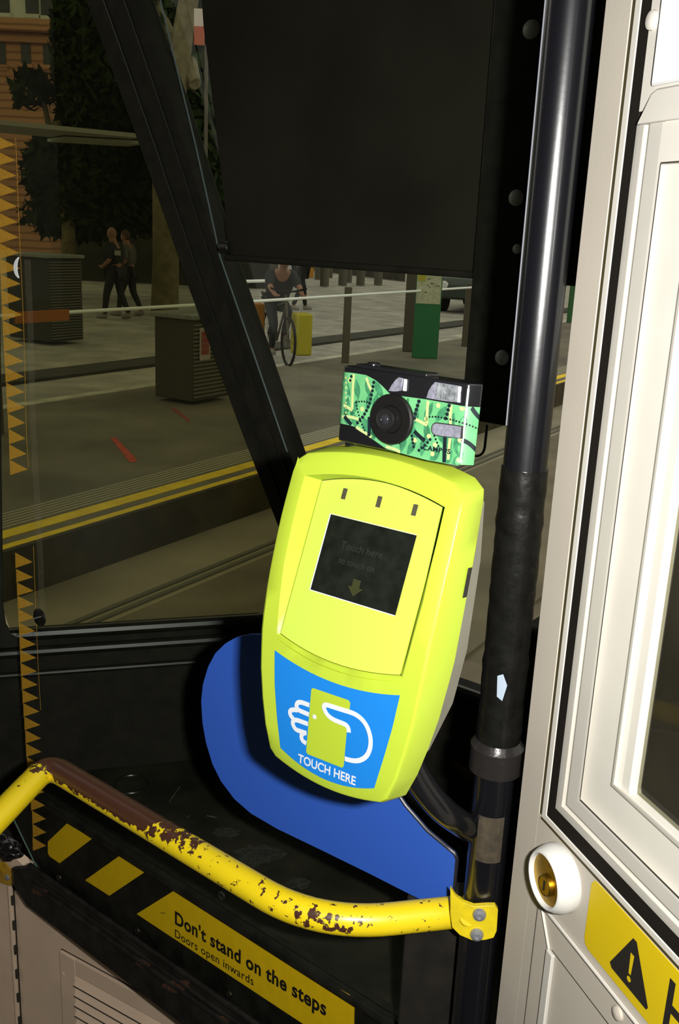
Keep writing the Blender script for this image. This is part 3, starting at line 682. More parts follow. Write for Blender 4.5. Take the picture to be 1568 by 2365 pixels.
text_mb('CAMPUS', .0056, lambda x, y, o_: WR(q0[0] + x, q0[1] + y + x * (q1[1] - q0[1]) / dq, o_), .0018, bold=.03, sx=1.15, spacing=1.1).build('lettering', M_nv, wrap, orient=False)
# lens
lc = c5(575, 540); mb = MB()
mb.lathe(CS(lc[0], lc[1], .0), cn2, [(.0212, 0), (.0212, .0035), (.0200, .0048), (.012, .0048), (.0105, .0030), (.0, .0030)], 40); lens = mb.build('lens_surround', mat('lens_black', (.004, .0035, .003), .5, spec=.3), cam_t, smooth=True)
li = c5(522, 535); mb = MB(); mb.lathe(CS(li[0] + .002, li[1], .0046), cn2, [(.0088, 0), (.0088, .0022), (.0080, .0024), (.0074, .0012), (.0, .0012)], 30); mb.build('lens_ring', mat('dark_ring', (.012, .012, .012), .2), lens, smooth=True)
mb = MB(); mb.lathe(CS(li[0] + .002, li[1], .0056), cn2, [(.0045, 0), (.0036, .0012), (.0018, .002), (0, .0022)], 24); mb.build('lens_glass', mat('lens_glass', (.02, .02, .024), .08, coat=1), lens, smooth=True)
def cplate(pxs, name, m, w=.0012, par=cam_t):
    mb_ = MB(); mb_.prism([CS(*c5(*p), .0003) for p in pxs], cn2 * w); return mb_.build(name, m, par, bevel=.0004)
M_silv = mat('milky_plastic', (.17, .17, .21), .3, noise=.25, nscale=300)
M_silv2 = mat('flash_diffuser', (.16, .17, .18), .15, noise=.5, nscale=160, bump=.6, bscale=500)
vf = cplate([(542, 302), (570, 250), (600, 210), (630, 186), (668, 196), (652, 300), (600, 308)], 'viewfinder_window', M_silv)
cplate([(676, 198), (700, 204), (694, 305), (664, 302)], 'viewfinder_bar', mat('chrome_line', (.4, .4, .42), .2), .0016, vf)
cplate([(860, 362), (880, 300), (905, 258), (935, 226), (1152, 262), (1150, 402), (1000, 385)], 'flash_window', M_silv)
cplate([(958, 236), (1140, 265), (1128, 395), (942, 362)], 'flash_lamp', M_silv2, .0018)
cplate([(1140, 262), (1155, 266), (1142, 402), (1126, 398)], 'flash_frame', M_white, .002)
mb = MB(); pill = [(1172, 598), (1165, 705), (1000, 688), (945, 680)] + [(945 - 42 * math.sin(math.radians(t)), 622 + 56 * math.cos(math.radians(t))) for t in range(20, 161, 20)] + [(950, 566), (1060, 580)]
cplate(pill, 'button_surround', M_prt, .0012)
pill2 = [(1158, 602), (1150, 698), (1000, 680), (950, 672)] + [(950 - 36 * math.sin(math.radians(t)), 622 + 48 * math.cos(math.radians(t))) for t in range(20, 161, 20)] + [(955, 574), (1060, 588)]
cplate(pill2, 'flash_button', M_silv, .0022)
mb = MB(); mb.tube([CS(.0622, -SHh + .002, -.0002), CS(.0622, SHh - .004, -.0002)], .0010, 8); mb.build('corner_highlight', mat('highlight_pale', (.36, .44, .40), .15, coat=.6), cam_t, smooth=True)  # pale tube painted in as the highlight on the rounded corner
mb = MB(); mb.box((-.052, SHh - .0005, -.024), (.02, SHh + .003, -.004), CS); mb.build('top_plate', M_gls, cam_t, bevel=.001)
mb = MB(); mb.lathe(CS(-.040, SHh + .002, -.013), cv2, [(.006, 0), (.006, .002), (.005, .003), (0, .003)], 18); mb.build('shutter_button', M_gls, cam_t, smooth=True)
mb = MB(); mb.box((-.058, -SHh - .004, -.012), (-.052, -SHh + .001, -.006), CS); mb.build('foot', M_gls, cam_t)
set_base(cam_t, CS(0, -SHh, -.014))

# ================================================================= YELLOW HANDRAIL
def rail_mat():
    m = bpy.data.materials.new('worn_yellow_paint'); m.use_nodes = True; nt = m.node_tree; b = nt.nodes['Principled BSDF']
    tc = nt.nodes.new('ShaderNodeTexCoord'); at = nt.nodes.new('ShaderNodeAttribute'); at.attribute_name = 'wear'
    n1 = nt.nodes.new('ShaderNodeTexNoise'); n1.inputs['Scale'].default_value = 95; n1.inputs['Detail'].default_value = 6; n1.inputs['Roughness'].default_value = .62
    nt.links.new(tc.outputs['Object'], n1.inputs['Vector'])
    ad = nt.nodes.new('ShaderNodeMath'); ad.operation = 'ADD'; nt.links.new(n1.outputs['Fac'], ad.inputs[0]); nt.links.new(at.outputs['Fac'], ad.inputs[1])
    r = nt.nodes.new('ShaderNodeValToRGB'); r.color_ramp.elements[0].position = .70; r.color_ramp.elements[1].position = .715
    r.color_ramp.elements[0].color = (0.80, .60, .010, 1); r.color_ramp.elements[1].color = (.062, .024, .014, 1)
    nt.links.new(ad.outputs[0], r.inputs[0]); nt.links.new(r.outputs[0], b.inputs['Base Color']); b.inputs['Roughness'].default_value = .33
    bp = nt.nodes.new('ShaderNodeBump'); bp.inputs['Strength'].default_value = .4; bp.inputs['Distance'].default_value = .0006; bp.invert = True
    nt.links.new(r.outputs['Color'], bp.inputs['Height']); nt.links.new(bp.outputs['Normal'], b.inputs['Normal']); return m
hr = thing('yellow_handrail', 'chipped yellow bent handrail in front of the step barrier', 'handrail')
ZR = .865; HP = GR(ZR)
ctl = [HP.px(*p) for p in ((1052, 2106), (850, 2124), (640, 2128), (200, 1818), (108, 1770), (60, 1835), (-60, 1960))]
# round the bends with arcs
def fillet(P, rads, k=10):
    out_ = [P[0]]
    for i in range(1, len(P) - 1):
        a, b, c = P[i - 1], P[i], P[i + 1]; d1 = (a - b) / np.linalg.norm(a - b); d2 = (c - b) / np.linalg.norm(c - b); t = rads[i - 1]
        p1, p2 = b + d1 * t, b + d2 * t
        for j in range(k + 1): s = j / k; out_.append(p1 * (1 - s) ** 2 + b * 2 * s * (1 - s) + p2 * s * s)
    out_.append(P[-1]); return out_
c_ = [HP.px(1052, 2106), HP.px(735, 2140), HP.px(112, 1766), HP.px(-60, 1945)]
path_ = fillet(c_, [.085, .035], 12)
# resample
def resample(P, step):
    out_ = [P[0]]
    for a, b in zip(P[:-1], P[1:]):
        L_ = np.linalg.norm(b - a); m_ = max(1, int(L_ / step))
        for j in range(1, m_ + 1): out_.append(a + (b - a) * j / m_)
    return out_
rp = resample(path_, .006)
mb = MB(); mb.tube(rp, .0175, 36); rail = mb.build('rail_tube', rail_mat(), hr, smooth=True, angle=60)
def project(P):
    c = R.T @ (np.array(P) - C0); return CX + F * c[0] / c[2], CY + F * c[1] / c[2]
att = rail.data.attributes.new('wear', 'FLOAT', 'POINT')
seg = 36; xs_c = [project(p)[0] for p in rp]
vals = np.zeros(len(rail.data.vertices))
for i, p in enumerate(rp):
    x = xs_c[i]
    for k in range(seg):
        j = i * seg + k
        if j >= len(vals): break
        vco = np.array(rail.data.vertices[j].co); upn = (vco[2] - p[2]) / .0175           # -1 bottom .. 1 top of the tube
        w = -.02
        if x < 470:      # bare brown stretch rubbed through on top
            t = np.interp(x, [0, 75, 105, 150, 250, 330, 370, 410, 470], [-.12, .04, .30, .38, .36, .32, .24, .17, .12])
            w = t + (upn - .30) * (.50 if t > .26 else .16)
            w = max(min(w, .5), -.35)
        elif 640 < x < 880: w = .055 * math.exp(-((x - 755) / 70) ** 2) * (1.5 if upn > .1 else 1) + .085 + (.05 if -.2 < upn < .8 else -.05) * math.exp(-((x - 755) / 90) ** 2)
        elif x >= 880: w = .06
        else: w = .085 + .03 * math.exp(-((x - 480) / 60) ** 2)
        vals[j] = w
att.data.foreach_set('value', vals.astype(np.float32))
M_rly = mat('bracket_yellow', (.78, .60, .012), .4, noise=.12, nscale=60, col2=(.60, .47, .015))
# clamp bracket on the post: curved plate with two bolts
a0 = HP.px(1052, 2106)
BK = vplane(dp(1095, 2110, .905), 95 - 180)
bk_out = [(1040, 2052), (1052, 2070), (1068, 2084), (1095, 2094), (1125, 2092), (1143, 2092), (1150, 2102), (1147, 2150), (1140, 2166), (1122, 2171), (1090, 2172), (1062, 2160), (1044, 2142), (1040, 2110)]
mb = MB(); mb.prism([BK.px(*p) for p in bk_out], -BK.n * .006); mb.build('clamp_bracket', M_rly, hr, bevel=.0015)
mb = MB(); mb.tube([a0, a0 + (BK.px(1085, 2118) - a0) * .9], [.0178, .010], 24); mb.build('weld_neck', M_rly, hr, smooth=True)
for x, y in ((1107, 2111), (1101, 2157)):
    mb = MB(); mb.lathe(BK.px(x, y), BK.n, [(.0075, 0), (.0075, .0015), (.0066, .0038), (.0035, .005), (.0032, .0036), (0, .0036)], 20); mb.build('bolt', M_steel, hr, smooth=True)
set_base(hr, a0)

# ================================================================= LOUVRED CREAM CABINET (bottom left)
CB = vplane((-.14, 1.40, 0), -60)
cb = thing('louvred_cabinet', 'cream equipment cabinet with louvred door under the black trim', 'cabinet')
def C_(x, y, w=0.0): u, v = CB.uv(x, y); return CB.at(u, v, w)
ztop = CB.uv(45, 2058)[1]
uh = CB.uv(35, 2200)[0]; uend = .35
mb = MB(); mb.prism([CB.at(-.95, -.34), CB.at(uh - .006, -.34), CB.at(uh - .006, ztop), CB.at(CB.uv(60, 2040)[0], ztop + .03), CB.at(CB.uv(60, 2015)[0], ztop + .065), CB.at(CB.uv(20, 1990)[0], ztop + .08), CB.at(-.95, ztop + .08)], -CB.n * .02)
mb.build('side_panel', M_cab, cb, bevel=.001)
mb = MB(); mb.prism([CB.at(uh - .006, -.34, -.008), CB.at(uend, -.34, -.008), CB.at(uend, ztop + .06, -.008), CB.at(uh - .006, ztop + .06, -.008)], -CB.n * .02); mb.build('carcass', M_cabd, cb)
door = MB(); door.box((uh + .008, -.32, -.006), (uend, ztop - .004, .0), CB.at); door = door.build('door', M_cab, cb, bevel=.001)
mb = MB(); mb.box((uh + .012, ztop, -.006), (uend, ztop + .055, .0), CB.at); mb.build('top_rail', M_cab, cb)
# piano hinge
mb = MB(); k = 0; z_ = -.3
while z_ < ztop - .02:
    mb.tube([CB.at(uh, z_, .003), CB.at(uh, z_ + .0285, .003)], .0055, 14); z_ += .030
hg = mb.build('piano_hinge', M_cab, cb, smooth=True)
mb = MB(); z_ = -.285
while z_ < ztop - .03: mb.box((uh + .0035, z_, .002), (uh + .0085, z_ + .022, .0065), CB.at); z_ += .060
mb.box((uh - .0085, -.3, .0), (uh - .006, ztop - .01, .0012), CB.at)
mb.build('hinge_gap', M_cabd, hg)
# louvred panel set on the door
uA, vA = CB.uv(143, 2192); uB, vB = CB.uv(180, 2248)
mb = MB(); W0 = .012
mb.box((uA, -.28, 0), (uB, vA, W0 * .6), CB.at); mb.box((uB, vB, 0), (uend, vA, W0 * .6), CB.at); lf = mb.build('louvre_frame', M_cab, door, bevel=.0015)
mb = MB(); mb.box((uA - .0015, -.28, 0), (uA, vA, .0015), CB.at); mb.box((uA, vA, 0), (uend, vA + .0015, .0015), CB.at); mb.build('seam_line', M_cabd, door)
vs_ = [CB.uv(180, y)[1] for y in (2250, 2273, 2295, 2318, 2340, 2362)]; stp = vs_[0] - vs_[1]
v_ = vB
while v_ > -.2:
    mb = MB(); b_ = v_ - stp * .80
    mb.add([CB.at(uB, v_, .0012), CB.at(uend, v_, .0012), CB.at(uend, b_, .013), CB.at(uB, b_, .013), CB.at(uB, b_ - .002, .011), CB.at(uend, b_ - .002, .011), CB.at(uend, b_ - .002, .001), CB.at(uB, b_ - .002, .001)], [(0, 1, 2, 3), (3, 2, 5, 4), (4, 5, 6, 7), (0, 3, 4, 7)])
    mb.build('slat', M_cab, lf, orient=False)
    mb = MB(); mb.box((uB, b_ - .0022, .0105), (uend, b_ + .0003, .0134), CB.at); mb.build('slat_shade', M_cabd, lf); v_ -= stp  # dark strip on the slat lip, painted in as its shade
mb = MB(); mb.lathe(C_(152, 2245, .007), CB.n, [(.004, 0), (.0035, .0012), (0, .0016)], 14); mb.build('screw', M_cab, door, smooth=True)
set_base(cb, CB.at(-.3, -.34, -.01))
# left end bracket of a lower yellow rail, and rubber boot
yb = thing('yellow_end_bracket', 'small yellow bolted bracket at the far left edge', 'bracket')
YB = Plane(CB.at(0, 0, .004), CB.u, CB.v)
mb = MB(); mb.prism([YB.px(*p) for p in ((-40, 1985), (12, 1990), (28, 2008), (40, 2022), (38, 2036), (26, 2044), (8, 2038), (-40, 2020))], YB.n * .004); mb.build('bracket_plate', mat('dull_amber', (.42, .24, .02), .45, noise=.3, nscale=50), yb, bevel=.0012)
mb = MB(); mb.lathe(YB.px(21, 2024) + YB.n * .004, YB.n, [(.0062, 0), (.0055, .003), (.003, .0042), (0, .0042)], 16); mb.build('bolt', M_steel, yb, smooth=True)
mb = MB(); mb.tube([YB.px(-40, 1990) + YB.n * .016, YB.px(3, 2003) + YB.n * .016], [.016, .012], 16); mb.build('rail_end', M_rly, yb, smooth=True); set_base(yb, YB.px(21, 2024))
boot = thing('rubber_boot', 'crumpled black rubber boot under the left end of the yellow handrail', 'boot')
mb = MB(); random.seed(4); ic = YB.px(26, 1945) + YB.n * .02
bm = bmesh.new(); bmesh.ops.create_icosphere(bm, subdivisions=4, radius=1)
from mathutils import noise as mn
for v in bm.verts:
    k = 1 + .28 * mn.noise(v.co * 2.2) + .10 * mn.noise(v.co * 6)
    q = ic + CB.u * v.co.x * .046 * k + CB.v * v.co.z * .022 * k + CB.n * v.co.y * .022 * k; v.co = Vector(q)
me = bpy.data.meshes.new('boot_skin'); bm.to_mesh(me); bm.free(); o = bpy.data.objects.new('boot_skin', me); COL.objects.link(o); me.materials.append(mat('crumpled_black', (.009, .008, .008), .28, bump=.8, bscale=40)); o.parent = boot
for p in me.polygons: p.use_smooth = True
set_base(boot, ic)

# ================================================================= CAB DOOR (right)
DP = Plane(np.array([.1978, .88, 0]), az(160.4), Z)
dn = DP.n
def D(s, z, w=0.0): return DP.at(s, z, w)
def DA(s, z, w): return D(s + w * (.763 - s) / .481, z + w * (1.6 - z) / .481, w)   # corner of a face lying w off the main face
def dbox(s0, s1, z0, z1, w0, w1, m, name, par, bevel=.001):
    mb_ = MB(); mb_.box((s0, z0, w0), (s1, z1, w1), D); return mb_.build(name, m, par, bevel=bevel)
df = thing('cab_door_frame', 'cream painted door post and lower wall of the driver cab with yellow warning sticker', 'door frame')
dbox(0, .037, 0.0, 2.3, -.03, 0, M_cream, 'post_panel', df, .0006)
mb = MB(); mb.prism([D(.037, 1.057), D(1.0, 1.057), D(1.0, 0), D(.037, 0)], -dn * .03); mb.build('lower_wall', M_cream, df)
dbox(.037, .3, 1.057, 2.3, -.03, -.024, M_gask, 'rebate', df, 0)
# dark reveal line, white lip
mb = MB(); mb.box((.037, 1.053, -.022), (.0416, 2.3, -.0008), D); mb.box((.0416, 1.0540, -.02), (.9, 1.0566, .0003), D); mb.build('reveal_seal', M_oliv, df)
mb = MB(); mb.prism([D(.0415, 1.0565, 0), D(1.0, 1.0565, 0), D(1.0, 1.0625, 0), D(.0495, 1.0625, 0), D(.0495, 2.3, 0), D(.0415, 2.3, 0)], -dn * .02); mb.build('white_lip', M_creamw, df, bevel=.0008)
mb = MB(); mb.prism([D(.0493, 1.0623, -.0006), D(.9, 1.0623, -.0006), D(.9, 1.082, -.0006), D(.0638, 1.082, -.0006), D(.0638, 2.3, -.0006), D(.0493, 2.3, -.0006)], -dn * .014); mb.build('gasket', M_gask, df, bevel=.001)
# lower wall details
mb = MB()
for p, q in (((.0545, 0), (.0545, .962)), ((.087, .936), (1.0, .936))): mb.ribbon([p, q], .0012, D, .0006)
mb.build('panel_seam', M_cabd, df, orient=False)
mb = MB(); mb.prism([D(.0815, 0), D(.0925, 0), D(.0925, .934), D(.0815, .934)], dn * .004); mb.prism([D(.062, .968), D(.082, .9345), D(.084, .9345), D(.064, .968)], dn * .003)
mb.prism([D(.070, .969), D(1.0, .969), D(1.0, .9715), D(.070, .9715)], dn * .0035); mb.build('raised_bead', M_creamw, df, bevel=.0008)
mb = MB(); mb.lathe(D(.193, .957, 0), dn, [(.0068, 0), (.0062, .0025), (.0035, .0038), (0, .004)], 20); mb.build('screw', M_cream, df, smooth=True)
mb = MB(); stp_ = [(.1335, 1.046), (.137, 1.0515), (.142, 1.0525), (.95, 1.0525), (.95, .981), (.141, .981), (.136, .983), (.1335, .988)]
mb.prism([D(*p) for p in stp_], dn * .0007); ds = mb.build('warning_sticker', M_sty2, df); ds['label'] = 'yellow sticker with a black warning triangle'
mb = MB(); flat(mb, [(.1985, 1.0395), (.2035, 1.0395), (.2285, .9945), (.2265, .991), (.177, .991), (.1735, .9945)], D, .0011); mb.build('warning_triangle', M_prt, ds, orient=False)
mb = MB(); flat(mb, [(.1985, 1.025), (.2035, 1.025), (.2025, 1.005), (.1995, 1.005)], D, .0014); flat(mb, [(.201 + .0027 * math.cos(t), 1.0 + .0027 * math.sin(t)) for t in np.linspace(0, 6.28, 12)[:-1]], D, .0014); mb.build('exclamation_mark', M_sty2, ds, orient=False)
mb = MB(); flat(mb, [(.2475, 1.041), (.2545, 1.041), (.2545, .991), (.2475, .991)], D, .0011); flat(mb, [(.2545, 1.0205), (.27, 1.0205), (.27, 1.0125), (.2545, 1.0125)], D, .0011); flat(mb, [(.27, 1.041), (.277, 1.041), (.277, .991), (.27, .991)], D, .0011)
mb.build('letter_h', M_prt, ds, orient=False)
# lock: thick white ring with brass cylinder
su_, sz_ = DP.uv(1253, 2034); wl = .0222; lkc = D(su_ + wl * (.763 - su_) / .481, sz_ + wl * (1.6 - sz_) / .481)
mb = MB(); prof = [(.0310, 0), (.0325, .003), (.0320, .010), (.0305, .0155), (.0285, .0200), (.0265, .0222), (.0254, .0222), (.0246, .0212), (.0243, .0165), (0, .0165)]
mb.lathe(lkc, dn, prof, 56); lk = mb.build('lock_escutcheon', mat('lock_white', (.62, .61, .58), .35), df, smooth=True, angle=60)
mb = MB(); mb.lathe(lkc + dn * .0166, dn, [(.0242, 0), (.0242, .0008), (0, .0010)], 40); lb = mb.build('lock_face', M_brass, lk, smooth=True)
mb = MB(); mb.lathe(lkc + dn * .0172 - Z * .006, dn, [(.0105, 0), (.0105, .0028), (.0096, .0036), (.0088, .0030), (0, .0030)], 32); kk = mb.build('key_cylinder', M_brass, lk, smooth=True)
mb = MB(); mb.box((-.0012, -.005, 0), (.0012, .005, .0004), lambda x, y, z: lkc + dn * (.0203 + z) - Z * .006 + DP.u * x + Z * y); mb.build('key_slot', M_prt, lk)
set_base(df, D(.02, 0))
# the door leaf
dl = thing('cab_door', 'white cab door leaf with a recessed panel and large dark window', 'door')
W1 = .004
ZD0, ZD1 = 1.080, 2.25
def ringp(s0, z0, s1, z1, w): return [D(s0, z0, w), D(s1, z0, w), D(s1, z1, w), D(s0, z1, w)]
mb = MB(); S1 = .95
# stepped profile: (s offset, z offset, depth)
prof = [(.0640, 1.0795, -.002), (.0635, 1.0795, .0), (.0670, 1.0825, .001), (.0720, 1.0865, .002), (.0735, 1.088, -.003), (.0790, 1.0925, -.004), (.0805, 1.094, .001), (.0960, 1.1075, .003), (.0990, 1.1105, .003), (.1005, 1.112, -.006), (.1400, 1.1495, -.006), (.1415, 1.1510, -.003), (.1440, 1.1535, -.0022), (.1460, 1.1550, -.005), (.1640, 1.1560, -.008), (.1650, 1.157, -.018)]
def ring(s, z, w, k):
    top = 1.690 if k < 9 else 1.6605
    return [DA(s, top, w), DA(s, z, w), DA(.55, z, w)]
rings = [ring(*p, k) for k, p in enumerate(prof)]
# chamfered lower-left window corner on the last rings
for a_, b_ in zip(range(len(rings) - 1), range(1, len(rings))):
    A, B_ = rings[a_], rings[b_]; mb.add(A + B_, [(0, 1, 4, 3), (1, 2, 5, 4)])
# close the panel top
mb.add([DA(.0990, 1.6605, .003), DA(.55, 1.6605, .003), DA(.55, 1.695, .003), DA(.0990, 1.695, .003)], [(0, 1, 2, 3)])
mb.add([D(.0640, 1.690, .003), D(.0990, 1.6605, .003), D(.0990, 1.1105, .003)], [(0, 1, 2)]) if False else None
mb.add([DA(.0990, 1.6605, .003), DA(.55, 1.6605, .003), DA(.55, 1.6590, -.006), DA(.1005, 1.6590, -.006)], [(0, 1, 2, 3)])
tz = 1.6605 - .0; mb.add([D(.1005, tz, -.006), D(S1, tz, -.006), D(S1, 1.60, -.006), D(.1400, 1.60, -.006), D(.1400, tz, -.006)], [(0, 1, 2, 3, 4)]) if False else None
lf_ = mb.build('leaf_frame', M_creamw, dl, smooth=True, angle=20)
# recessed panel behind everything, with window opening
gz0, gs0 = 1.157, .165
mb = MB(); mb.prism([DA(.097, 1.108, -.0065), DA(.5, 1.108, -.0065), DA(.5, gz0, -.0065), DA(gs0 + .002, gz0, -.0065), DA(gs0, gz0 + .004, -.0065), DA(gs0, 1.62, -.0065), DA(.5, 1.62, -.0065), DA(.5, 1.664, -.0065), DA(.097, 1.664, -.0065)], -dn * .012); mb.build('recessed_panel', M_creamw, dl)
mb = MB(); mb.ribbon([(.0998, 1.112), (.0998, 1.660)], .0013, DA, .0036); mb.ribbon([(.0998, 1.1112), (.5, 1.1112)], .0018, DA, .0036); mb.ribbon([(.0998, 1.6605), (.5, 1.6605)], .0012, DA, .0036); mb.build('panel_seam', M_cabd, lf_, orient=False)
mb = MB(); mb.box((gs0 - .005, gz0 - .005, -.016), (S1, 1.64, -.013), D); mb.build('window_pane', M_cabglass, dl)
# top hood and upper panel
mb = MB(); lo_ = [DA(.0625, 1.6905, .006), DA(.5, 1.6905, .006)]; up_ = [DA(.5, 1.714, .002), DA(.083, 1.714, .002), DA(.077, 1.7115, .002)]
bk_ = [D(.066, 1.6905, -.012), D(.5, 1.6905, -.012), D(.5, 1.72, -.012), D(.083, 1.72, -.012), D(.079, 1.7165, -.012)]
mb.add(lo_ + up_ + bk_, [(0, 1, 2, 3, 4)] + [(k, (k + 1) % 5, 5 + (k + 1) % 5, 5 + k) for k in range(5)]); mb.build('hood', M_creamw, dl, bevel=.0008)
mb = MB(); mb.box((.0640, 1.700, -.014), (S1, 2.3, .0), D); mb.build('upper_panel', M_creamw, dl)
mb = MB(); mb.box((.0800, 1.716, .0), (S1, 2.3, .004), D); mb.build('upper_cover', mat('overexposed_white', (.80, .80, .79), .4), dl, bevel=.002, bseg=3)  # lighter colour than the leaf: flash overexposure painted in
mb = MB(); mb.lathe(D(.0690, 1.764, .0), dn, [(.0075, 0), (.0068, .003), (.004, .0045), (.0, .0046)], 20); mb.build('screw', M_creamw, dl, smooth=True)
set_base(dl, D(.064, 1.08))
# driver's desk seen through the cab window and through the gap by the pole
dk = thing('driver_desk', 'dark driver desk behind the cab door window', 'desk')
mb = MB(); mb.box((.10, .55, .02), (.85, 1.055, .13), PW.at); mb.build('desk_body', M_blkm, dk, bevel=.01)
mb = MB(); mb.tube([dp(1470, 1640, 1.1), dp(1497, 1640, 1.1), dp(1510, 1720, 1.1), dp(1540, 1850, 1.1), dp(1570, 1990, 1.1)], .0009, 6); mb.tube([dp(1497, 1640, 1.1), dp(1572, 1618, 1.1)], .0009, 6); mb.build('reflection_lines', mat('reflection_grey', (.12, .11, .08), .5), dk); set_base(dk, PW.at(.5, .55, .07))  # thin grey tubes added to draw reflection lines in the door glass
ar = thing('wiper_arm', 'short black arm and box beside the pole at the windscreen foot', 'arm')
mb = MB(); mb.prism([dp(*p, 1.40) for p in ((1190, 1535), (1215, 1545), (1245, 1560), (1245, 1572), (1205, 1568), (1180, 1560))], (0, .01, 0)); mb.build('arm', M_blk, ar)
mb = MB(); mb.prism([dp(*p, 1.41) for p in ((1200, 1572), (1245, 1572), (1245, 1618), (1200, 1617))], (0, .03, 0)); mb.build('box', mat('dark_olive_box', (.025, .024, .016), .7), ar); set_base(ar, dp(1200, 1617, 1.41))

# ================================================================= OUTSIDE: ground
ZP, ZT = -.25, -.55
ge, gp = az(31.4), az(-58.6)
def GPt(p, e, z): q = gp * p + ge * e; return np.array([q[0], q[1], z])
def slab(name, p0, p1, e0, e1, z0, z1, m, label=None, st=True):
    mb_ = MB(); mb_.prism([GPt(p0, e0, z1), GPt(p1, e0, z1), GPt(p1, e1, z1), GPt(p0, e1, z1)], (0, 0, z0 - z1)); o = mb_.build(name, m)
    if st: struct(o)
    return o
M_asph = mat('platform_asphalt', (.155, .135, .095), .9, noise=.3, nscale=1.2, bump=.5, bscale=30)
M_road = mat('road', (.36, .33, .28), .9, noise=.25, nscale=2, bump=.4, bscale=30)
M_conc = mat('track_concrete', (.30, .26, .18), .9, noise=.22, nscale=1.4, bump=.4, bscale=20)
M_conc2 = mat('near_concrete', (.17, .14, .09), .9, noise=.25, nscale=1.6, bump=.4, bscale=20)
M_dkc = mat('dark_ballast', (.035, .03, .018), .95, noise=.4, nscale=6)
M_kerb = mat('dark_kerb', (.045, .04, .028), .9, noise=.3, nscale=4)
slab('ground_track', 1.9, 3.70, -6, 60, ZT - .1, ZT, M_conc2)
slab('ground_concrete_strip', 3.70, 4.40, -6, 60, ZT - .1, ZT, M_conc)
slab('ground_near', -14, 1.9, -6, 60, ZT - .12, ZT - .02, M_conc2)
slab('ground_platform', 4.42, 7.9, -6, 60, ZP - .32, ZP, M_asph)
slab('ground_road', 7.9, 60, -10, 130, ZP - .4, ZP - .02, M_road)
M_py = mat('platform_yellow', (.92, .62, .02), .8, noise=.15, nscale=8)
def line(name, p0, p1, e0, e1, m, label, cat, z=ZP):
    o = slab(name, p0, p1, e0, e1, z, z + .004, m, st=False); tag(o, label, cat); return o
line('yellow_line', 4.585, 4.705, -6, 60, M_py, 'wide yellow safety line along the platform, inner of the two', 'painted line')
line('yellow_edge_line', 4.42, 4.485, -6, 60, M_py, 'narrow yellow line on the very edge of the platform', 'painted line')
mb = MB()
for k in range(6): mb.prism([GPt(4.745 + k * .046, -6, ZP + .006), GPt(4.745 + k * .046 + .022, -6, ZP + .006), GPt(4.745 + k * .046 + .022, 60, ZP + .006), GPt(4.745 + k * .046, 60, ZP + .006)], (0, 0, -.006))
tag(mb.build('tactile_strip', mat('tactile_pale', (.36, .33, .24), .8)), 'ribbed pale tactile strip beside the yellow platform lines', 'tactile strip')
slab('trim_4', 4.38, 4.42, -6, 60, ZT, ZP + .002, mat('platform_face', (.05, .038, .015), .95, noise=.4, nscale=4))
mb = MB()
for p_ in (3.74, 3.82): mb.prism([GPt(p_, -6, ZT + .012), GPt(p_ + .035, -6, ZT + .012), GPt(p_ + .035, 60, ZT + .012), GPt(p_, 60, ZT + .012)], (0, 0, -.02))
tag(mb.build('tram_track_rail', mat('worn_rail', (.13, .12, .09), .8)), 'grooved steel tram rail set in the ground by the platform', 'rail')
mb = MB(); mb.prism([GPt(9.1, -6, ZP + .02), GPt(9.65, -6, ZP + .02), GPt(9.65, 60, ZP + .02), GPt(9.1, 60, ZP + .02)], (0, 0, -.06)); tag(mb.build('median_kerb', M_kerb), 'low dark kerb strip running behind the platform railing', 'kerb')
M_wl = mat('faded_white', (.50, .47, .38), .9, noise=.25, nscale=5)
line('road_line', 8.0, 8.16, 6, 17, M_wl, 'faded white road line just behind the platform railing', 'painted line', ZP - .02)
line('crossing_line', 8.0, 8.35, 17.5, 30, M_wl, 'pale crossing line to the right of the green pillar', 'painted line', ZP - .02)
G_ = GR(ZP); G2 = GR(ZP - .02)
mb = MB(); mb.prism([G_.px(*p) + np.array([0, 0, .004]) for p in ((255, 1012), (268, 1012), (312, 1058), (316, 1066), (300, 1068))], (0, 0, -.003)); tag(mb.build('spray_mark', mat('red_spray', (.55, .07, .04), .9, noise=.3, nscale=30)), 'larger red spray paint streak on the platform', 'paint mark')
mb = MB(); mb.prism([G_.px(*p) + np.array([0, 0, .004]) for p in ((395, 944), (405, 944), (438, 970), (436, 976))], (0, 0, -.003)); tag(mb.build('spray_mark', mat('red_spray_faint', (.30, .06, .04), .9)), 'smaller red spray streak in front of the slatted bin', 'paint mark')
mb = MB(); mb.prism([G2.px(*p) for p in ((980, 812), (1320, 775), (1330, 800), (1060, 806))], (0, 0, .003)); tag(mb.build('pale_paving', mat('pale_paving', (.45, .40, .28), .9)), 'pale paving wedge beyond the green pillar', 'paving')

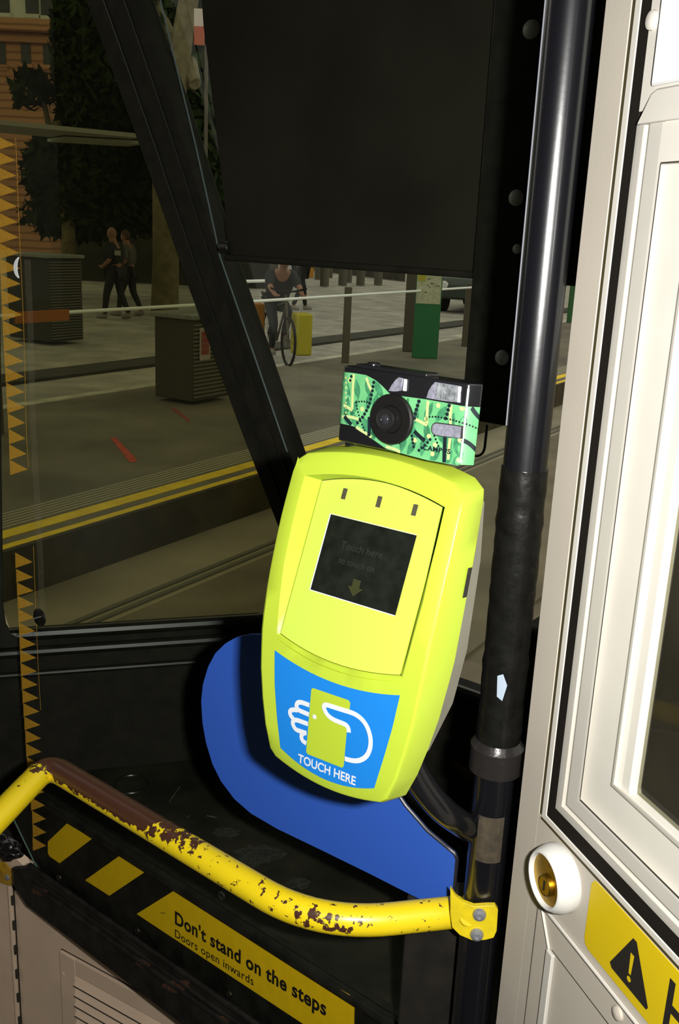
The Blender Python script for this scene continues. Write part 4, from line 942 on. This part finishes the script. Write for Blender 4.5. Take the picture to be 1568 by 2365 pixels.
# railing
M_rl = mat('bright_rail', (.95, .96, .93), .3); M_pst = mat('brown_post', (.085, .07, .045), .7)
rg = thing('platform_railing', 'long platform railing with a bright white top rail and dark posts', 'railing')
mb = MB(); mb.tube([GPt(7.0, 5.6, .77), GPt(7.0, 8.4, .77), GPt(7.1, 16, .785), GPt(7.1, 26, .79)], .018, 10); mb.build('top_rail', M_rl, rg, smooth=True)
for x, y, w_ in ((797, 838, .055), (1072, 800, .05), (1192, 700, 0)):
    if not w_: continue
    q = G_.px(x, y); mb = MB(); mb.box((q[0] - w_, q[1] - w_ * .6, ZP), (q[0] + w_, q[1] + w_ * .6, .84)); mb.build('post', M_pst, rg, bevel=.01)
q = GPt(7.1, 26, 0); mb = MB(); mb.box((q[0] - .05, q[1] - .05, ZP), (q[0] + .05, q[1] + .05, .84)); mb.build('post', M_pst, rg)
q = GPt(7.0, 5.6, 0); mb = MB(); mb.box((q[0] - .05, q[1] - .05, ZP), (q[0] + .05, q[1] + .05, .80)); mb.build('post', M_pst, rg)
mb = MB(); mb.box((0, 0, 0), (.62, .02, .10), lambda x, y, z: GPt(6.98 + y, 5.85 + x, .70 + z)); mb.build('orange_tag', mat('orange_tag', (.42, .13, .02), .7), rg)
set_base(rg, GPt(7.05, 12, ZP))
r2 = tag(None or (lambda: (lambda m_: (m_.tube([GPt(11.5, 14.2, .62), GPt(11.5, 16.2, .62)], .03, 8), m_.build('far_rail', M_rl))[1])(MB()))(), 'short white rail far behind the cyclist', 'rail')

# slatted bins
def bin_(name, label, base, e_, p_, h, wE, wP, m1, m2, sign=False):
    b_ = thing(name, label, 'bin', group='street bins')
    def fr(x, y, z): return base + ge * x + gp * y + np.array([0, 0, z])
    mb = MB(); mb.box((.01, .01, .04), (wE - .01, wP - .01, h - .03), fr); mb.build('bin_body', m1, b_, bevel=.01)
    mb = MB(); k = .08
    while k < h - .08:
        mb.box((.02, -.006, k), (wE - .02, .02, k + .018), fr); k += .042
    mb.build('slats', m2, b_)
    mb = MB(); mb.box((-.03, -.03, h - .05), (wE + .03, wP + .03, h), fr); mb.build('bin_lid', mat('bin_lid', (.20, .21, .18), .4, noise=.2), b_, bevel=.008)
    if sign:
        mb = MB(); mb.box((wE * .16, -.012, h * .50), (wE * .44, -.007, h * .86), fr); sg_ = mb.build('notice', mat('pale_notice', (.42, .36, .30), .8), b_)
        mb = MB()
        for kk in range(4): mb.box((wE * .20, -.014, h * (.56 + kk * .065)), (wE * .40, -.0125, h * (.62 + kk * .065)), fr)
        mb.build('notice_print', mat('red_print', (.30, .06, .05), .8), sg_)
    return set_base(b_, base)
M_bn = mat('bin_olive', (.060, .052, .034), .8); M_bs = mat('bin_slat', (.16, .145, .10), .7)
bq = G_.px(445, 938); bin_('slatted_bin', 'large olive slatted bin with a pale notice, on the near platform', bq, 0, 0, .95, .62, .55, M_bn, M_bs, True)
bq = G_.px(118, 797); bin_('slatted_bin', 'dark slatted bin behind the railing at the left', bq, 0, 0, 1.33, .68, .95, mat('bin_dark', (.04, .037, .03), .8), mat('bin_slat_grey', (.13, .125, .10), .8))
# green timetable pillar
gpn = thing('timetable_pillar', 'green tram stop pillar with a pale timetable poster', 'sign pillar')
q = G_.px(980, 828); t_ = np.array([math.cos(.05), -math.sin(.05), 0]); dpt = np.array([-t_[1], t_[0], 0])
def gf(x, y, z): return q + t_ * x + dpt * y + np.array([0, 0, z])
mb = MB(); mb.box((-.20, 0, 0), (.20, .12, 2.6), gf); mb.build('pillar_body', mat('stop_green', (.012, .13, .035), .6), gpn, bevel=.01)
mb = MB(); mb.box((-.19, -.008, .84), (.185, -.001, 1.75), gf); po = mb.build('timetable_poster', mat('poster_pale', (.36, .38, .22), .8, noise=.35, nscale=22, col2=(.5, .48, .35)), gpn)
mb = MB(); random.seed(2)
for _ in range(26):
    x = random.uniform(-.16, .13); z = random.uniform(.9, 1.68); w_ = random.uniform(.02, .06); mb.box((x, -.012, z), (x + w_, -.0085, z + .015), gf)
mb.build('poster_print', mat('poster_print', (.16, .14, .09), .8), po)
mb = MB(); mb.box((-.18, -.012, 1.18), (-.06, -.0085, 1.36), gf); mb.build('poster_patch', mat('poster_yellow', (.38, .33, .03), .8), po)
set_base(gpn, q)
for (x, y, x2, y2, w_, nm, lb) in ((943, 812, 930, 600, .10, 'shelter_post', 'brown post directly left of the green pillar'), (1320, 745, 1318, 600, .12, 'green_sign_post', 'green sign post seen in the slit right of the pole')):
    q = G_.px(x, y); mb = MB(); mb.box((q[0] - w_, q[1] - .05, ZP), (q[0] + w_, q[1] + .05, 2.4)); tag(mb.build(nm, M_pst if nm[0] == 's' else mat('sign_green', (.03, .12, .03), .7), bevel=.01), lb, 'post')
# bollards
M_bol = mat('bollard', (.10, .09, .06), .7)
for k, (x, y) in enumerate(((735, 645), (749, 661), (791, 659), (803, 652), (832, 659), (873, 658), (764, 642))):
    q = G_.px(x, y); mb = MB(); h = 1.25; r_ = .16 if k < 6 else .07
    mb.lathe(q, (0, 0, 1), [(r_, 0), (r_, h * .97), (r_ * .8, h), (0, h)], 14)
    lb = ['dark bollard furthest left in the row beyond the road', 'dark bollard second from left beyond the road, slightly nearer', 'left bollard of the closely paired two', 'right bollard of the closely paired two', 'bollard second from right in the far row', 'bollard furthest right in the far row', 'thin short post between the left and middle bollards'][k]
    tag(mb.build('bollard', M_bol, smooth=True), lb, 'bollard', 'bollards beyond the road')
q = G_.px(714, 641); mb = MB(); mb.box((q[0] - .18, q[1] - .1, ZP), (q[0] + .18, q[1] + .1, 1.1)); tag(mb.build('orange_marker', mat('orange_marker', (.55, .25, .02), .7), bevel=.02), 'small orange marker post left of the bollards', 'marker')
mb = MB(); a = G_.px(700, 622); b = G_.px(935, 650); mb.prism([a, b, b + np.array([0, .3, 0]), a + np.array([0, .3, 0])], (0, 0, .45)); tag(mb.build('far_wall', M_kerb), 'low dark wall beyond the bollards', 'wall')

# ---- people
def skin_body(name, edges, verts, rad, m, parent):
    me = bpy.data.meshes.new(name); me.from_pydata([tuple(v) for v in verts], edges, []); o = bpy.data.objects.new(name, me); COL.objects.link(o)
    md = o.modifiers.new('skin', 'SKIN'); 
    for i, r_ in enumerate(rad): me.skin_vertices[0].data[i].radius = (r_, r_) if me.skin_vertices else (r_, r_)
    md2 = o.modifiers.new('sub', 'SUBSURF'); md2.levels = 2; md2.render_levels = 2; me.materials.append(m); md.use_smooth_shade = True
    o.parent = parent; return o
def person(base, heading, label, top, legs, skin, hair, pose='walk', s=1.0, bag=None, lift=0.0, armup=0.0, group=None):
    root = thing('person', label, 'person', group=group); hx = np.array([math.sin(heading), math.cos(heading), 0]); sx = np.array([hx[1], -hx[0], 0])
    def P(f, l, z): return base + (hx * f + sx * l) * s + np.array([0, 0, z * s + lift])
    st_ = .20 if pose == 'walk' else .03
    if pose == 'ride':
        J = dict(pel=P(-.2, 0, .98), che=P(.08, 0, 1.32), neck=P(.2, 0, 1.46), head=P(.27, 0, 1.60), sl=P(.12, -.19, 1.38), sr=P(.12, .19, 1.38), el=P(.34, -.24, 1.20), er=P(.34, .24, 1.20), wl=P(.55, -.22, 1.10), wr=P(.55, .22, 1.10), hl=P(.62, -.22, 1.10), hr=P(.62, .22, 1.10),
                 pl=P(-.2, -.1, .95), pr=P(-.2, .1, .95), kl=P(.22, -.11, .80), kr=P(.14, .11, .60), al=P(.03, -.11, .42), ar=P(.03, .11, .20), fl=P(.16, -.11, .37), fr=P(.16, .11, .15))
    else:
        J = dict(pel=P(0, 0, .95), che=P(.02, 0, 1.28), neck=P(.03, 0, 1.48), head=P(.05, 0, 1.62), sl=P(.02, -.19, 1.42), sr=P(.02, .19, 1.42), el=P(-.04, -.25, 1.14), er=P(.06, .25, 1.14), wl=P(.16 + armup, -.20, 1.0 + armup), wr=P(.22, .18, 1.02), hl=P(.22 + armup, -.17, 1.02 + armup), hr=P(.28, .14, 1.05),
                 pl=P(0, -.09, .92), pr=P(0, .09, .92), kl=P(st_ * .7, -.1, .50), kr=P(-st_ * .25, .1, .50), al=P(st_, -.1, .08), ar=P(-st_ * 1.2, .1, .11), fl=P(st_ + .14, -.1, .03), fr=P(-st_ * 1.2 + .13, .1, .04))
    names = list(J); V = [J[k] for k in names]; ix = {k: i for i, k in enumerate(names)}
    rad = dict(pel=.14, che=.15, neck=.06, head=.085, sl=.07, sr=.07, el=.048, er=.048, wl=.033, wr=.033, hl=.038, hr=.038, pl=.10, pr=.10, kl=.065, kr=.065, al=.042, ar=.042, fl=.036, fr=.036)
    E = [('pel', 'che'), ('che', 'neck'), ('neck', 'head'), ('che', 'sl'), ('che', 'sr'), ('sl', 'el'), ('sr', 'er'), ('el', 'wl'), ('er', 'wr'), ('wl', 'hl'), ('wr', 'hr'), ('pel', 'pl'), ('pel', 'pr'), ('pl', 'kl'), ('pr', 'kr'), ('kl', 'al'), ('kr', 'ar'), ('al', 'fl'), ('ar', 'fr')]
    def chain(nm, keys, es, m, grow=1.0):
        me = bpy.data.meshes.new(nm); id2 = {k: i for i, k in enumerate(keys)}
        me.from_pydata([tuple(J[k]) for k in keys], [(id2[a], id2[b]) for a, b in es], []); o = bpy.data.objects.new(nm, me); COL.objects.link(o)
        md = o.modifiers.new('skin', 'SKIN'); md.use_smooth_shade = True
        for k in keys: r_ = rad[k] * s * grow; me.skin_vertices[0].data[id2[k]].radius = (r_, r_)
        me.skin_vertices[0].data[0].use_root = True
        md2 = o.modifiers.new('sub', 'SUBSURF'); md2.levels = 2; md2.render_levels = 2; me.materials.append(m); o.parent = root; return o
    bo = chain('body', names, E, skin)
    bpy.context.view_layer.update(); me = bpy.data.meshes.new_from_object(bo.evaluated_get(bpy.context.evaluated_depsgraph_get()))
    mb_ = MB(); mb_.add([v.co for v in me.vertices], [tuple(p.vertices) for p in me.polygons]); bpy.data.objects.remove(bo)
    for hk, wk, sg_ in (('hl', 'wl', -1), ('hr', 'wr', 1)):
        h_ = J[hk]; d_ = h_ - J[wk]; d_ /= np.linalg.norm(d_)
        for q_ in range(4): a = h_ + sx * (q_ - 1.5) * .019 * s; mb_.tube([a, a + d_ * .045 * s, a + d_ * (.065 - .006 * abs(q_ - 1.3)) * s - Z * .02 * s], [.009 * s, .009 * s, .006 * s], 8)
        a = h_ - sx * sg_ * .03 * s; mb_.tube([a - d_ * .01, a - sx * sg_ * .02 * s + d_ * .03 * s], [.011 * s, .008 * s], 8)
    bm_ = bmesh.new(); bmesh.ops.create_icosphere(bm_, subdivisions=3, radius=1)
    hd = J['head'] + hx * .01 + Z * .02 * s
    for v in bm_.verts:
        x, y, z = v.co; k = 1.0
        if y > .55 and abs(x) < .22: k += .12 * math.exp(-((z + .05) / .22) ** 2)      # nose
        if y > .4 and .18 < abs(x) < .55 and abs(z - .12) < .15: k -= .06             # eye hollows
        v.co = Vector(hd + (sx * x * .078 + hx * y * .098 * k + Z * z * (.122 if z > 0 else .128)) * s)
    mb_.add([v.co for v in bm_.verts], [tuple(v.index for v in f.verts) for f in bm_.faces]); bm_.free()
    for sg_ in (-1, 1): mb_.tube([hd + (sx * sg_ * .070 + Z * .02) * s, hd + (sx * sg_ * .09 - Z * .0) * s, hd + (sx * sg_ * .072 - Z * .03) * s], [.012 * s, .016 * s, .009 * s], 8)
    mb_.build('body', skin, root, smooth=True, angle=80)
    md_ = mat('dark_feature', (.05, .025, .018), .6)
    for sg_ in (-1, 1): e_ = MB(); e_.lathe(hd + (sx * sg_ * .03 + hx * .088 + Z * .015) * s, hx, [(.010 * s, 0), (.006 * s, .005 * s), (0, .006 * s)], 10); e_.build('eye', md_, root, smooth=True)
    e_ = MB(); e_.tube([hd + (sx * -.022 + hx * .080 - Z * .062) * s, hd + (hx * .089 - Z * .064) * s, hd + (sx * .022 + hx * .080 - Z * .062) * s], .004 * s, 6); e_.build('mouth', mat('lip', (.25, .09, .07), .6), root, smooth=True)
    chain('shirt', ['che', 'pel', 'neck', 'sl', 'sr', 'el', 'er', 'pl', 'pr'] if False else ['che', 'pel', 'sl', 'sr', 'el', 'er'], [('che', 'pel'), ('che', 'sl'), ('che', 'sr'), ('sl', 'el'), ('sr', 'er')], top, 1.42)
    chain('trousers', ['pel', 'pl', 'pr', 'kl', 'kr', 'al', 'ar'], [('pel', 'pl'), ('pel', 'pr'), ('pl', 'kl'), ('pr', 'kr'), ('kl', 'al'), ('kr', 'ar')], legs, 1.16)
    for k, a_ in (('fl', 'al'), ('fr', 'ar')):
        mb_ = MB(); a = J[a_] - np.array([0, 0, .03]); b = J[k]; mb_.tube([a - hx * .04 * s, a + (b - a) * .5, b + hx * .03 * s], [.045 * s, .05 * s, .035 * s], 12); mb_.build('shoe', mat('shoe_pale', (.22, .21, .18), .7), root, smooth=True)
    if hair is not None:
        bm_ = bmesh.new(); bmesh.ops.create_icosphere(bm_, subdivisions=3, radius=1); kill = [v for v in bm_.verts if v.co.z < -.1 and v.co.y > -.2 or v.co.y > .55 and v.co.z < .5]
        bmesh.ops.delete(bm_, geom=kill, context='VERTS')
        for v in bm_.verts: v.co = Vector(hd + (sx * v.co.x * .086 + hx * v.co.y * .105 + Z * (v.co.z * .130 + .006)) * s)
        me = bpy.data.meshes.new('hair'); bm_.to_mesh(me); bm_.free(); o = bpy.data.objects.new('hair', me); COL.objects.link(o); me.materials.append(hair); o.parent = root
        for p in me.polygons: p.use_smooth = True
    return root, J, P
sk = mat('skin', (.26, .12, .07), .6); hb = mat('dark_hair', (.02, .014, .01), .8)
dk1 = mat('dark_clothes', (.014, .014, .013), .9); dk2 = mat('navy_trousers', (.016, .017, .018), .9); dk3 = mat('grey_clothes', (.09, .085, .07), .9)
q = G2.px(268, 737); r_, J, P = person(q, math.radians(-70), 'person in dark T-shirt and trousers walking left past the railing', dk1, dk2, sk, None); 
mb = MB(); mb.box((0, 0, 0), (.12, .02, .09), lambda x, y, z: J['che'] + np.array([.06 + x, -.22 + y, -.04 + z])); mb.build('shirt_print', mat('pale_print', (.35, .33, .28), .8), r_); set_base(r_, q)
q = G2.px(328, 733) + gp * .35; r_, J, P = person(q, math.radians(-80), 'person with loose dark hair beside the bald walker', dk3, dk2, sk, mat('auburn_hair', (.06, .025, .012), .8), s=.97); set_base(r_, q)
q = G2.px(692, 716); r_, J, P = person(q, math.radians(60), 'person in black seen behind the cyclist', dk1, dk1, sk, hb, s=1.0); set_base(r_, q)
# cyclist and bicycle
q = G2.px(640, 834); hd_ = math.radians(160)
r_, J, P = person(q, hd_, 'person in dark jacket and pale cap riding a bicycle', dk1, dk2, sk, mat('cap_pale', (.25, .26, .25), .8), pose='ride', s=.90, lift=.0); set_base(r_, q)
bk = thing('bicycle', 'bicycle with orange and yellow panniers ridden behind the railing', 'bicycle'); hx = np.array([math.sin(hd_), math.cos(hd_), 0]); sx = np.array([hx[1], -hx[0], 0])
def BQ(f, l, z): return q + hx * f + sx * l + np.array([0, 0, z])
for f in (-.52, .55):
    mb = MB(); mb.tube([BQ(f + .33 * math.cos(t), 0, .345 + .33 * math.sin(t)) for t in np.linspace(0, 2 * math.pi, 33)], .02, 8, cap=False); wh = mb.build('wheel', M_blkm, bk, smooth=True)
    mb = MB()
    for k in range(12): t = k * math.pi / 6; mb.tube([BQ(f, 0, .345), BQ(f + .32 * math.cos(t), 0, .345 + .32 * math.sin(t))], .003, 5)
    mb.build('spokes', M_pst, wh)
mb = MB()
for a, b in (((-.52, 0, .345), (-.05, 0, .30)), ((-.05, 0, .30), (-.18, 0, .86)), ((-.05, 0, .30), (.36, 0, .82)), ((-.16, 0, .78), (.36, 0, .88)), ((-.52, 0, .345), (-.16, 0, .78)), ((.55, 0, .345), (.36, 0, .98))): mb.tube([BQ(*a), BQ(*b)], .018, 8)
mb.build('bike_frame', M_pst, bk); mb = MB(); mb.tube([BQ(.50, -.26, 1.08), BQ(.38, -.12, 1.03), BQ(.36, 0, 1.02), BQ(.38, .12, 1.03), BQ(.50, .26, 1.08)], .014, 8); mb.build('handlebar', M_blkm, bk)
mb = MB(); mb.tube([BQ(-.30, 0, .90), BQ(-.06, 0, .89)], [.07, .03], 12); mb.build('saddle', M_blkm, bk)
M_pan = mat('orange_pannier', (.36, .15, .02), .8); M_pny = mat('yellow_pannier', (.42, .36, .02), .8)
mb = MB(); mb.box((-.70, .10, .30), (-.34, .46, .80), BQ); mb.build('pannier', M_pan, bk, bevel=.03); mb = MB(); mb.box((.30, -.34, .15), (.60, -.10, .74), BQ); mb.build('pannier', M_pny, bk, bevel=.03); set_base(bk, q)

# cars
def car(base, head, label, paint, s=1.0):
    root = thing('car', label, 'car'); hx_ = az(head); sx_ = np.array([hx_[1], -hx_[0], 0])
    def Q(f, l, z): return base + (hx_ * f + sx_ * l) * s + np.array([0, 0, z * s])
    side = [(-2.1, .35), (-2.15, .75), (-1.9, .95), (-1.35, 1.0), (-.9, 1.40), (.45, 1.42), (1.1, 1.02), (1.9, .88), (2.1, .7), (2.1, .35)]
    mb_ = MB(); mb_.prism([Q(f, -.85, z) for f, z in side], sx_ * 1.7 * s); mb_.build('car_body', paint, root, bevel=.06, bseg=3)
    for l in (-.86, .855):
        mb_ = MB(); mb_.prism([Q(f, l, z) for f, z in ((-1.15, 1.02), (-.8, 1.33), (.4, 1.35), (.95, 1.02))], sx_ * .01); mb_.build('side_window', mat('car_glass', (.02, .022, .02), .1), root)
    mb_ = MB(); mb_.prism([Q(f, -.7, z) for f, z in ((.5, 1.40), (1.1, 1.03), (1.12, 1.05), (.52, 1.42))], sx_ * 1.4 * s); mb_.build('windscreen', MATS['car_glass'], root)
    for f in (-1.35, 1.35):
        for l in (-.88, .72):
            mb_ = MB(); mb_.lathe(Q(f, l, .33), sx_, [(.33 * s, 0), (.33 * s, .18 * s)], 20); wl_ = mb_.build('wheel', M_blkm, root, bevel=.02)
            mb_ = MB(); mb_.lathe(Q(f, l + (-.01 if l < 0 else .17), .33), sx_, [(.19 * s, 0), (.19 * s, .03 * s)], 16); mb_.build('hub_cap', mat('hub', (.3, .3, .28), .4, metal=.5), wl_)
    for l in (-.65, .65): mb_ = MB(); mb_.lathe(Q(2.08, l, .68), hx_, [(.12 * s, 0), (.09 * s, .04 * s), (0, .05 * s)], 12); mb_.build('headlight', mat('lamp_white', (.6, .6, .56), .3), root, smooth=True)
    return set_base(root, base)
car(G2.px(1120, 716), 200, 'dark green car parked behind the railing right of the pillar', mat('car_dark', (.018, .028, .016), .3)); car(G2.px(75, 606) if False else GPt(26, 14.5, ZP - .02), 200, 'white car far behind the left railing', mat('car_white', (.62, .66, .66), .3))
# hedge / dark hoarding behind the people
mb = MB(); a = GPt(24, 2, ZP); b = GPt(24, 60, ZP)
# stop shelter canopy
cn = thing('stop_canopy', 'thin canopy roof with a strip light above the far stop', 'canopy')
CP = Plane(GPt(13, 12, 3.1), ge, Z)
mb = MB(); mb.box((-6.5, 2.985, -.5), (6.5, 3.06, 0), lambda x, y, z: GPt(13, 0, 0) + ge * 0 + np.array([0, 0, 0]) + (GPt(0, 8 + x, 0)) + gp * z + np.array([0, 0, y])); 
a = G_.px(0, 0); CA = GR(3.0)
A1, A2 = CA.px(-60, 282), CA.px(326, 319); dd = (A2 - A1) / np.linalg.norm(A2 - A1); pd = np.array([-dd[1], dd[0], 0]); 
if pd[1] < 0: pd = -pd
mb = MB(); mb.prism([A1, A2, A2 + pd * 1.6, A1 + pd * 1.6], (0, 0, .07)); mb.build('roof', mat('canopy_grey', (.30, .28, .22), .6), cn)
LA, LB = GR(2.93).px(148, 322), GR(2.93).px(338, 333); mb = MB(); mb.prism([LA, LB, LB + pd * .9, LA + pd * .9], (0, 0, .05)); mb.build('strip_light', mat('dull_lamp', (.35, .36, .27), .6), cn)
pc = A1 + pd * .8 + dd * .1; mb = MB(); mb.box((pc[0] - .06, pc[1] - .06, ZP), (pc[0] + .06, pc[1] + .06, 3.0)); mb.build('post', M_pst, cn)
set_base(cn, (pc[0], pc[1], ZP))

# trees
M_leaf = mat('dark_leaf', (.022, .034, .010), .9, noise=.5, nscale=3, spec=.05); M_bark = mat('bark', (.15, .125, .06), .95, noise=.25, nscale=6, bump=.6, bscale=12)
M_leaf2 = mat('dim_leaf', (.026, .038, .012), .9, noise=.4, nscale=3, spec=.05)
def tree(base, h, blobs, label, seed, nl=5200, ls=.20, trunk_r=.28, trunk_pts=None, leaf=M_leaf):
    root = thing('tree', label, 'tree', group=None); rnd = random.Random(seed)
    tp_ = trunk_pts or [base, base + np.array([.1, 0, h * .4]), base + np.array([-.1, 0, h])]
    mb_ = MB(); mb_.tube(tp_, list(np.linspace(trunk_r, trunk_r * .6, len(tp_))), 16); mb_.build('trunk', M_bark, root, smooth=True)
    for c, r_ in blobs:
        c = np.array(c); mb_.v = mb_.v; s_ = MB(); s_.tube([tp_[-1] - np.array([0, 0, h * .3]), (tp_[-1] + c) / 2, c], [trunk_r * .45, trunk_r * .3, trunk_r * .12], 8); s_.build('branch', M_bark, root, smooth=True)
    V_, F_ = [], []
    tot = sum(r_[0] * r_[1] * r_[2] for c, r_ in blobs)
    for c, r_ in blobs:
        for _ in range(int(nl * r_[0] * r_[1] * r_[2] / tot)):
            d_ = np.array([rnd.gauss(0, 1) for _ in range(3)]); d_ /= np.linalg.norm(d_); rad = rnd.uniform(.35, 1.05) ** .6
            p = np.array(c) + d_ * rad * np.array(r_); a = np.array([rnd.gauss(0, 1) for _ in range(3)]); a /= np.linalg.norm(a); b = np.cross(a, d_ + .01); b /= np.linalg.norm(b) + 1e-6
            k = len(V_); L_ = ls * rnd.uniform(.7, 1.5)
            V_ += [p - a * L_, p + b * L_ * .45, p + a * L_, p - b * L_ * .45]; F_.append((k, k + 1, k + 2, k + 3))
    mb_ = MB(); mb_.add(V_, F_); lo = mb_.build('foliage', leaf, root, orient=False); return set_base(root, base)
def at_d(x, y, dist): r_ = ray(x, y); return C0 + r_ * (dist / r_[1])
bt_ = G_.px(380, 726); bt_ = np.array(bt_)
t1 = [bt_, at_d(383, 600, bt_[1]), at_d(380, 420, bt_[1]), at_d(400, 250, bt_[1]), at_d(425, 60, bt_[1]), at_d(450, -80, bt_[1])]
tree(bt_, 7, [(at_d(275, 90, bt_[1] + 1), (1.25, 1.5, 1.5)), (at_d(265, 230, bt_[1] + 2), (1.1, 1.3, 1.2)), (at_d(440, 330, bt_[1] + 2), (1.0, 1.2, 1.6)), (at_d(200, 400, bt_[1] + 3), (1.3, 1.2, 1.0))], 'thick trunked plane tree beside the slanted pillar', 5, 9000, .14, .30, t1)
d2 = 24.0; b2 = at_d(150, 560, d2); b2[2] = ZP
tree(b2, 4, [(at_d(75, 205, d2), (.5, .6, .45)), (at_d(195, 150, d2 + 1), (.72, 1.2, 2.2)), (at_d(300, 420, d2 + 1), (2.4, 1.5, 1.3)), (at_d(200, 400, d2 + 1), (1.5, 1.5, 1.15)), (at_d(200, 500, d2 + 1), (1.6, 1.2, .6))], 'dense dark street tree in front of the orange building', 8, 15000, .16, .2, leaf=M_leaf2)
d3 = 30.0; b3 = at_d(470, 600, d3); b3[2] = ZP
tree(b3, 6, [(at_d(470, 200, d3), (1.4, 1.2, 3.0)), (at_d(500, 420, d3), (1.2, 1.0, 1.6)), (at_d(420, 60, d3), (1.5, 1.2, 1.5))], 'dark tree seen between the pillar and the blind', 9, 5000, .2, .25)
# dark building / hoarding behind the people
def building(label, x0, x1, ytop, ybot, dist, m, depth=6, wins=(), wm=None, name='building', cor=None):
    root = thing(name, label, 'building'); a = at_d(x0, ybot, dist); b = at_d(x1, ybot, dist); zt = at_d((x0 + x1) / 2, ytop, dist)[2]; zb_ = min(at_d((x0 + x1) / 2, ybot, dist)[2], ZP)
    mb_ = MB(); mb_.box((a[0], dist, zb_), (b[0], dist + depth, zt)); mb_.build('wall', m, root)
    for (wx0, wy0, wx1, wy1) in wins:
        p, q_ = at_d(wx0, wy1, dist), at_d(wx1, wy0, dist); mb_ = MB(); mb_.box((p[0], dist - .05, p[2]), (q_[0], dist + .1, q_[2])); w_ = mb_.build('window', wm or mat('dark_window', (.03, .033, .03), .3), root)
        mb_ = MB(); mb_.box((p[0] - .1, dist - .15, p[2] - .25), (q_[0] + .1, dist, p[2])); mb_.build('sill', m, root)
    if cor:
        for y0, y1, ex in cor: p, q_ = at_d(x0, y1, dist), at_d(x1, y0, dist); mb_ = MB(); mb_.box((p[0] - ex, dist - ex, p[2]), (q_[0] + ex, dist + 1, q_[2])); mb_.build('cornice', m, root, bevel=.02)
    return set_base(root, ((a[0] + b[0]) / 2, dist, ZP))
def brick_mat(name, c1, c2):
    m = mat(name, c1, .9); nt = m.node_tree; b = nt.nodes['Principled BSDF']; tc = nt.nodes.new('ShaderNodeTexCoord'); w = nt.nodes.new('ShaderNodeTexWave'); w.bands_direction = 'Z'; w.inputs['Scale'].default_value = .8; w.inputs['Distortion'].default_value = .6
    nt.links.new(tc.outputs['Object'], w.inputs['Vector']); r = nt.nodes.new('ShaderNodeValToRGB'); r.color_ramp.elements[0].color = (*c1, 1); r.color_ramp.elements[1].color = (*c2, 1); r.color_ramp.elements[0].position = .1; r.color_ramp.elements[1].position = .3
    nt.links.new(w.outputs['Fac'], r.inputs[0]); nt.links.new(r.outputs[0], b.inputs[0]); return m
building('orange stone building with tall dark windows at the upper left', -160, 118, 58, 560, 55, brick_mat('orange_stone', (.30, .14, .06), (.50, .25, .12)), wins=((50, 95, 70, 148), (101, 105, 117, 150), (0, 95, 12, 150)), cor=((52, 66, .9), (84, 90, .3)))
building('pale building with balconies above the orange roof', -160, 230, -150, 560, 75, mat('pale_render', (.62, .62, .50), .9, noise=.2, nscale=.4), wins=((60, -40, 88, 32), (95, -40, 125, 36), (0, -40, 20, 30), (165, -40, 205, 36)))
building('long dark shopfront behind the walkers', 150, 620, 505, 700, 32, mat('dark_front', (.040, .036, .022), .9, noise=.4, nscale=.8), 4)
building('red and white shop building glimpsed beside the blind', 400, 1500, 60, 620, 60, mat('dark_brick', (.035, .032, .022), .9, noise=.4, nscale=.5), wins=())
mb = MB(); p = at_d(448, 60, 20); mb.box((p[0], 20, p[2]), (p[0] + .22, 20.05, p[2] + .30)); w_ = mb.build('sign_face', mat('sign_white', (.6, .5, .45), .8))
sg = thing('hanging_sign', 'red and white hanging sign between pillar and blind', 'sign'); w_.parent = sg
mb = MB(); mb.box((p[0], 20, p[2] - .32), (p[0] + .22, 20.05, p[2])); mb.build('sign_red', mat('sign_red', (.42, .10, .05), .8), sg); mb = MB(); mb.box((p[0] + .2, 20.0, ZP), (p[0] + .26, 20.06, p[2] + .35)); mb.build('pole', M_pst, sg); set_base(sg, (p[0], 20, ZP))
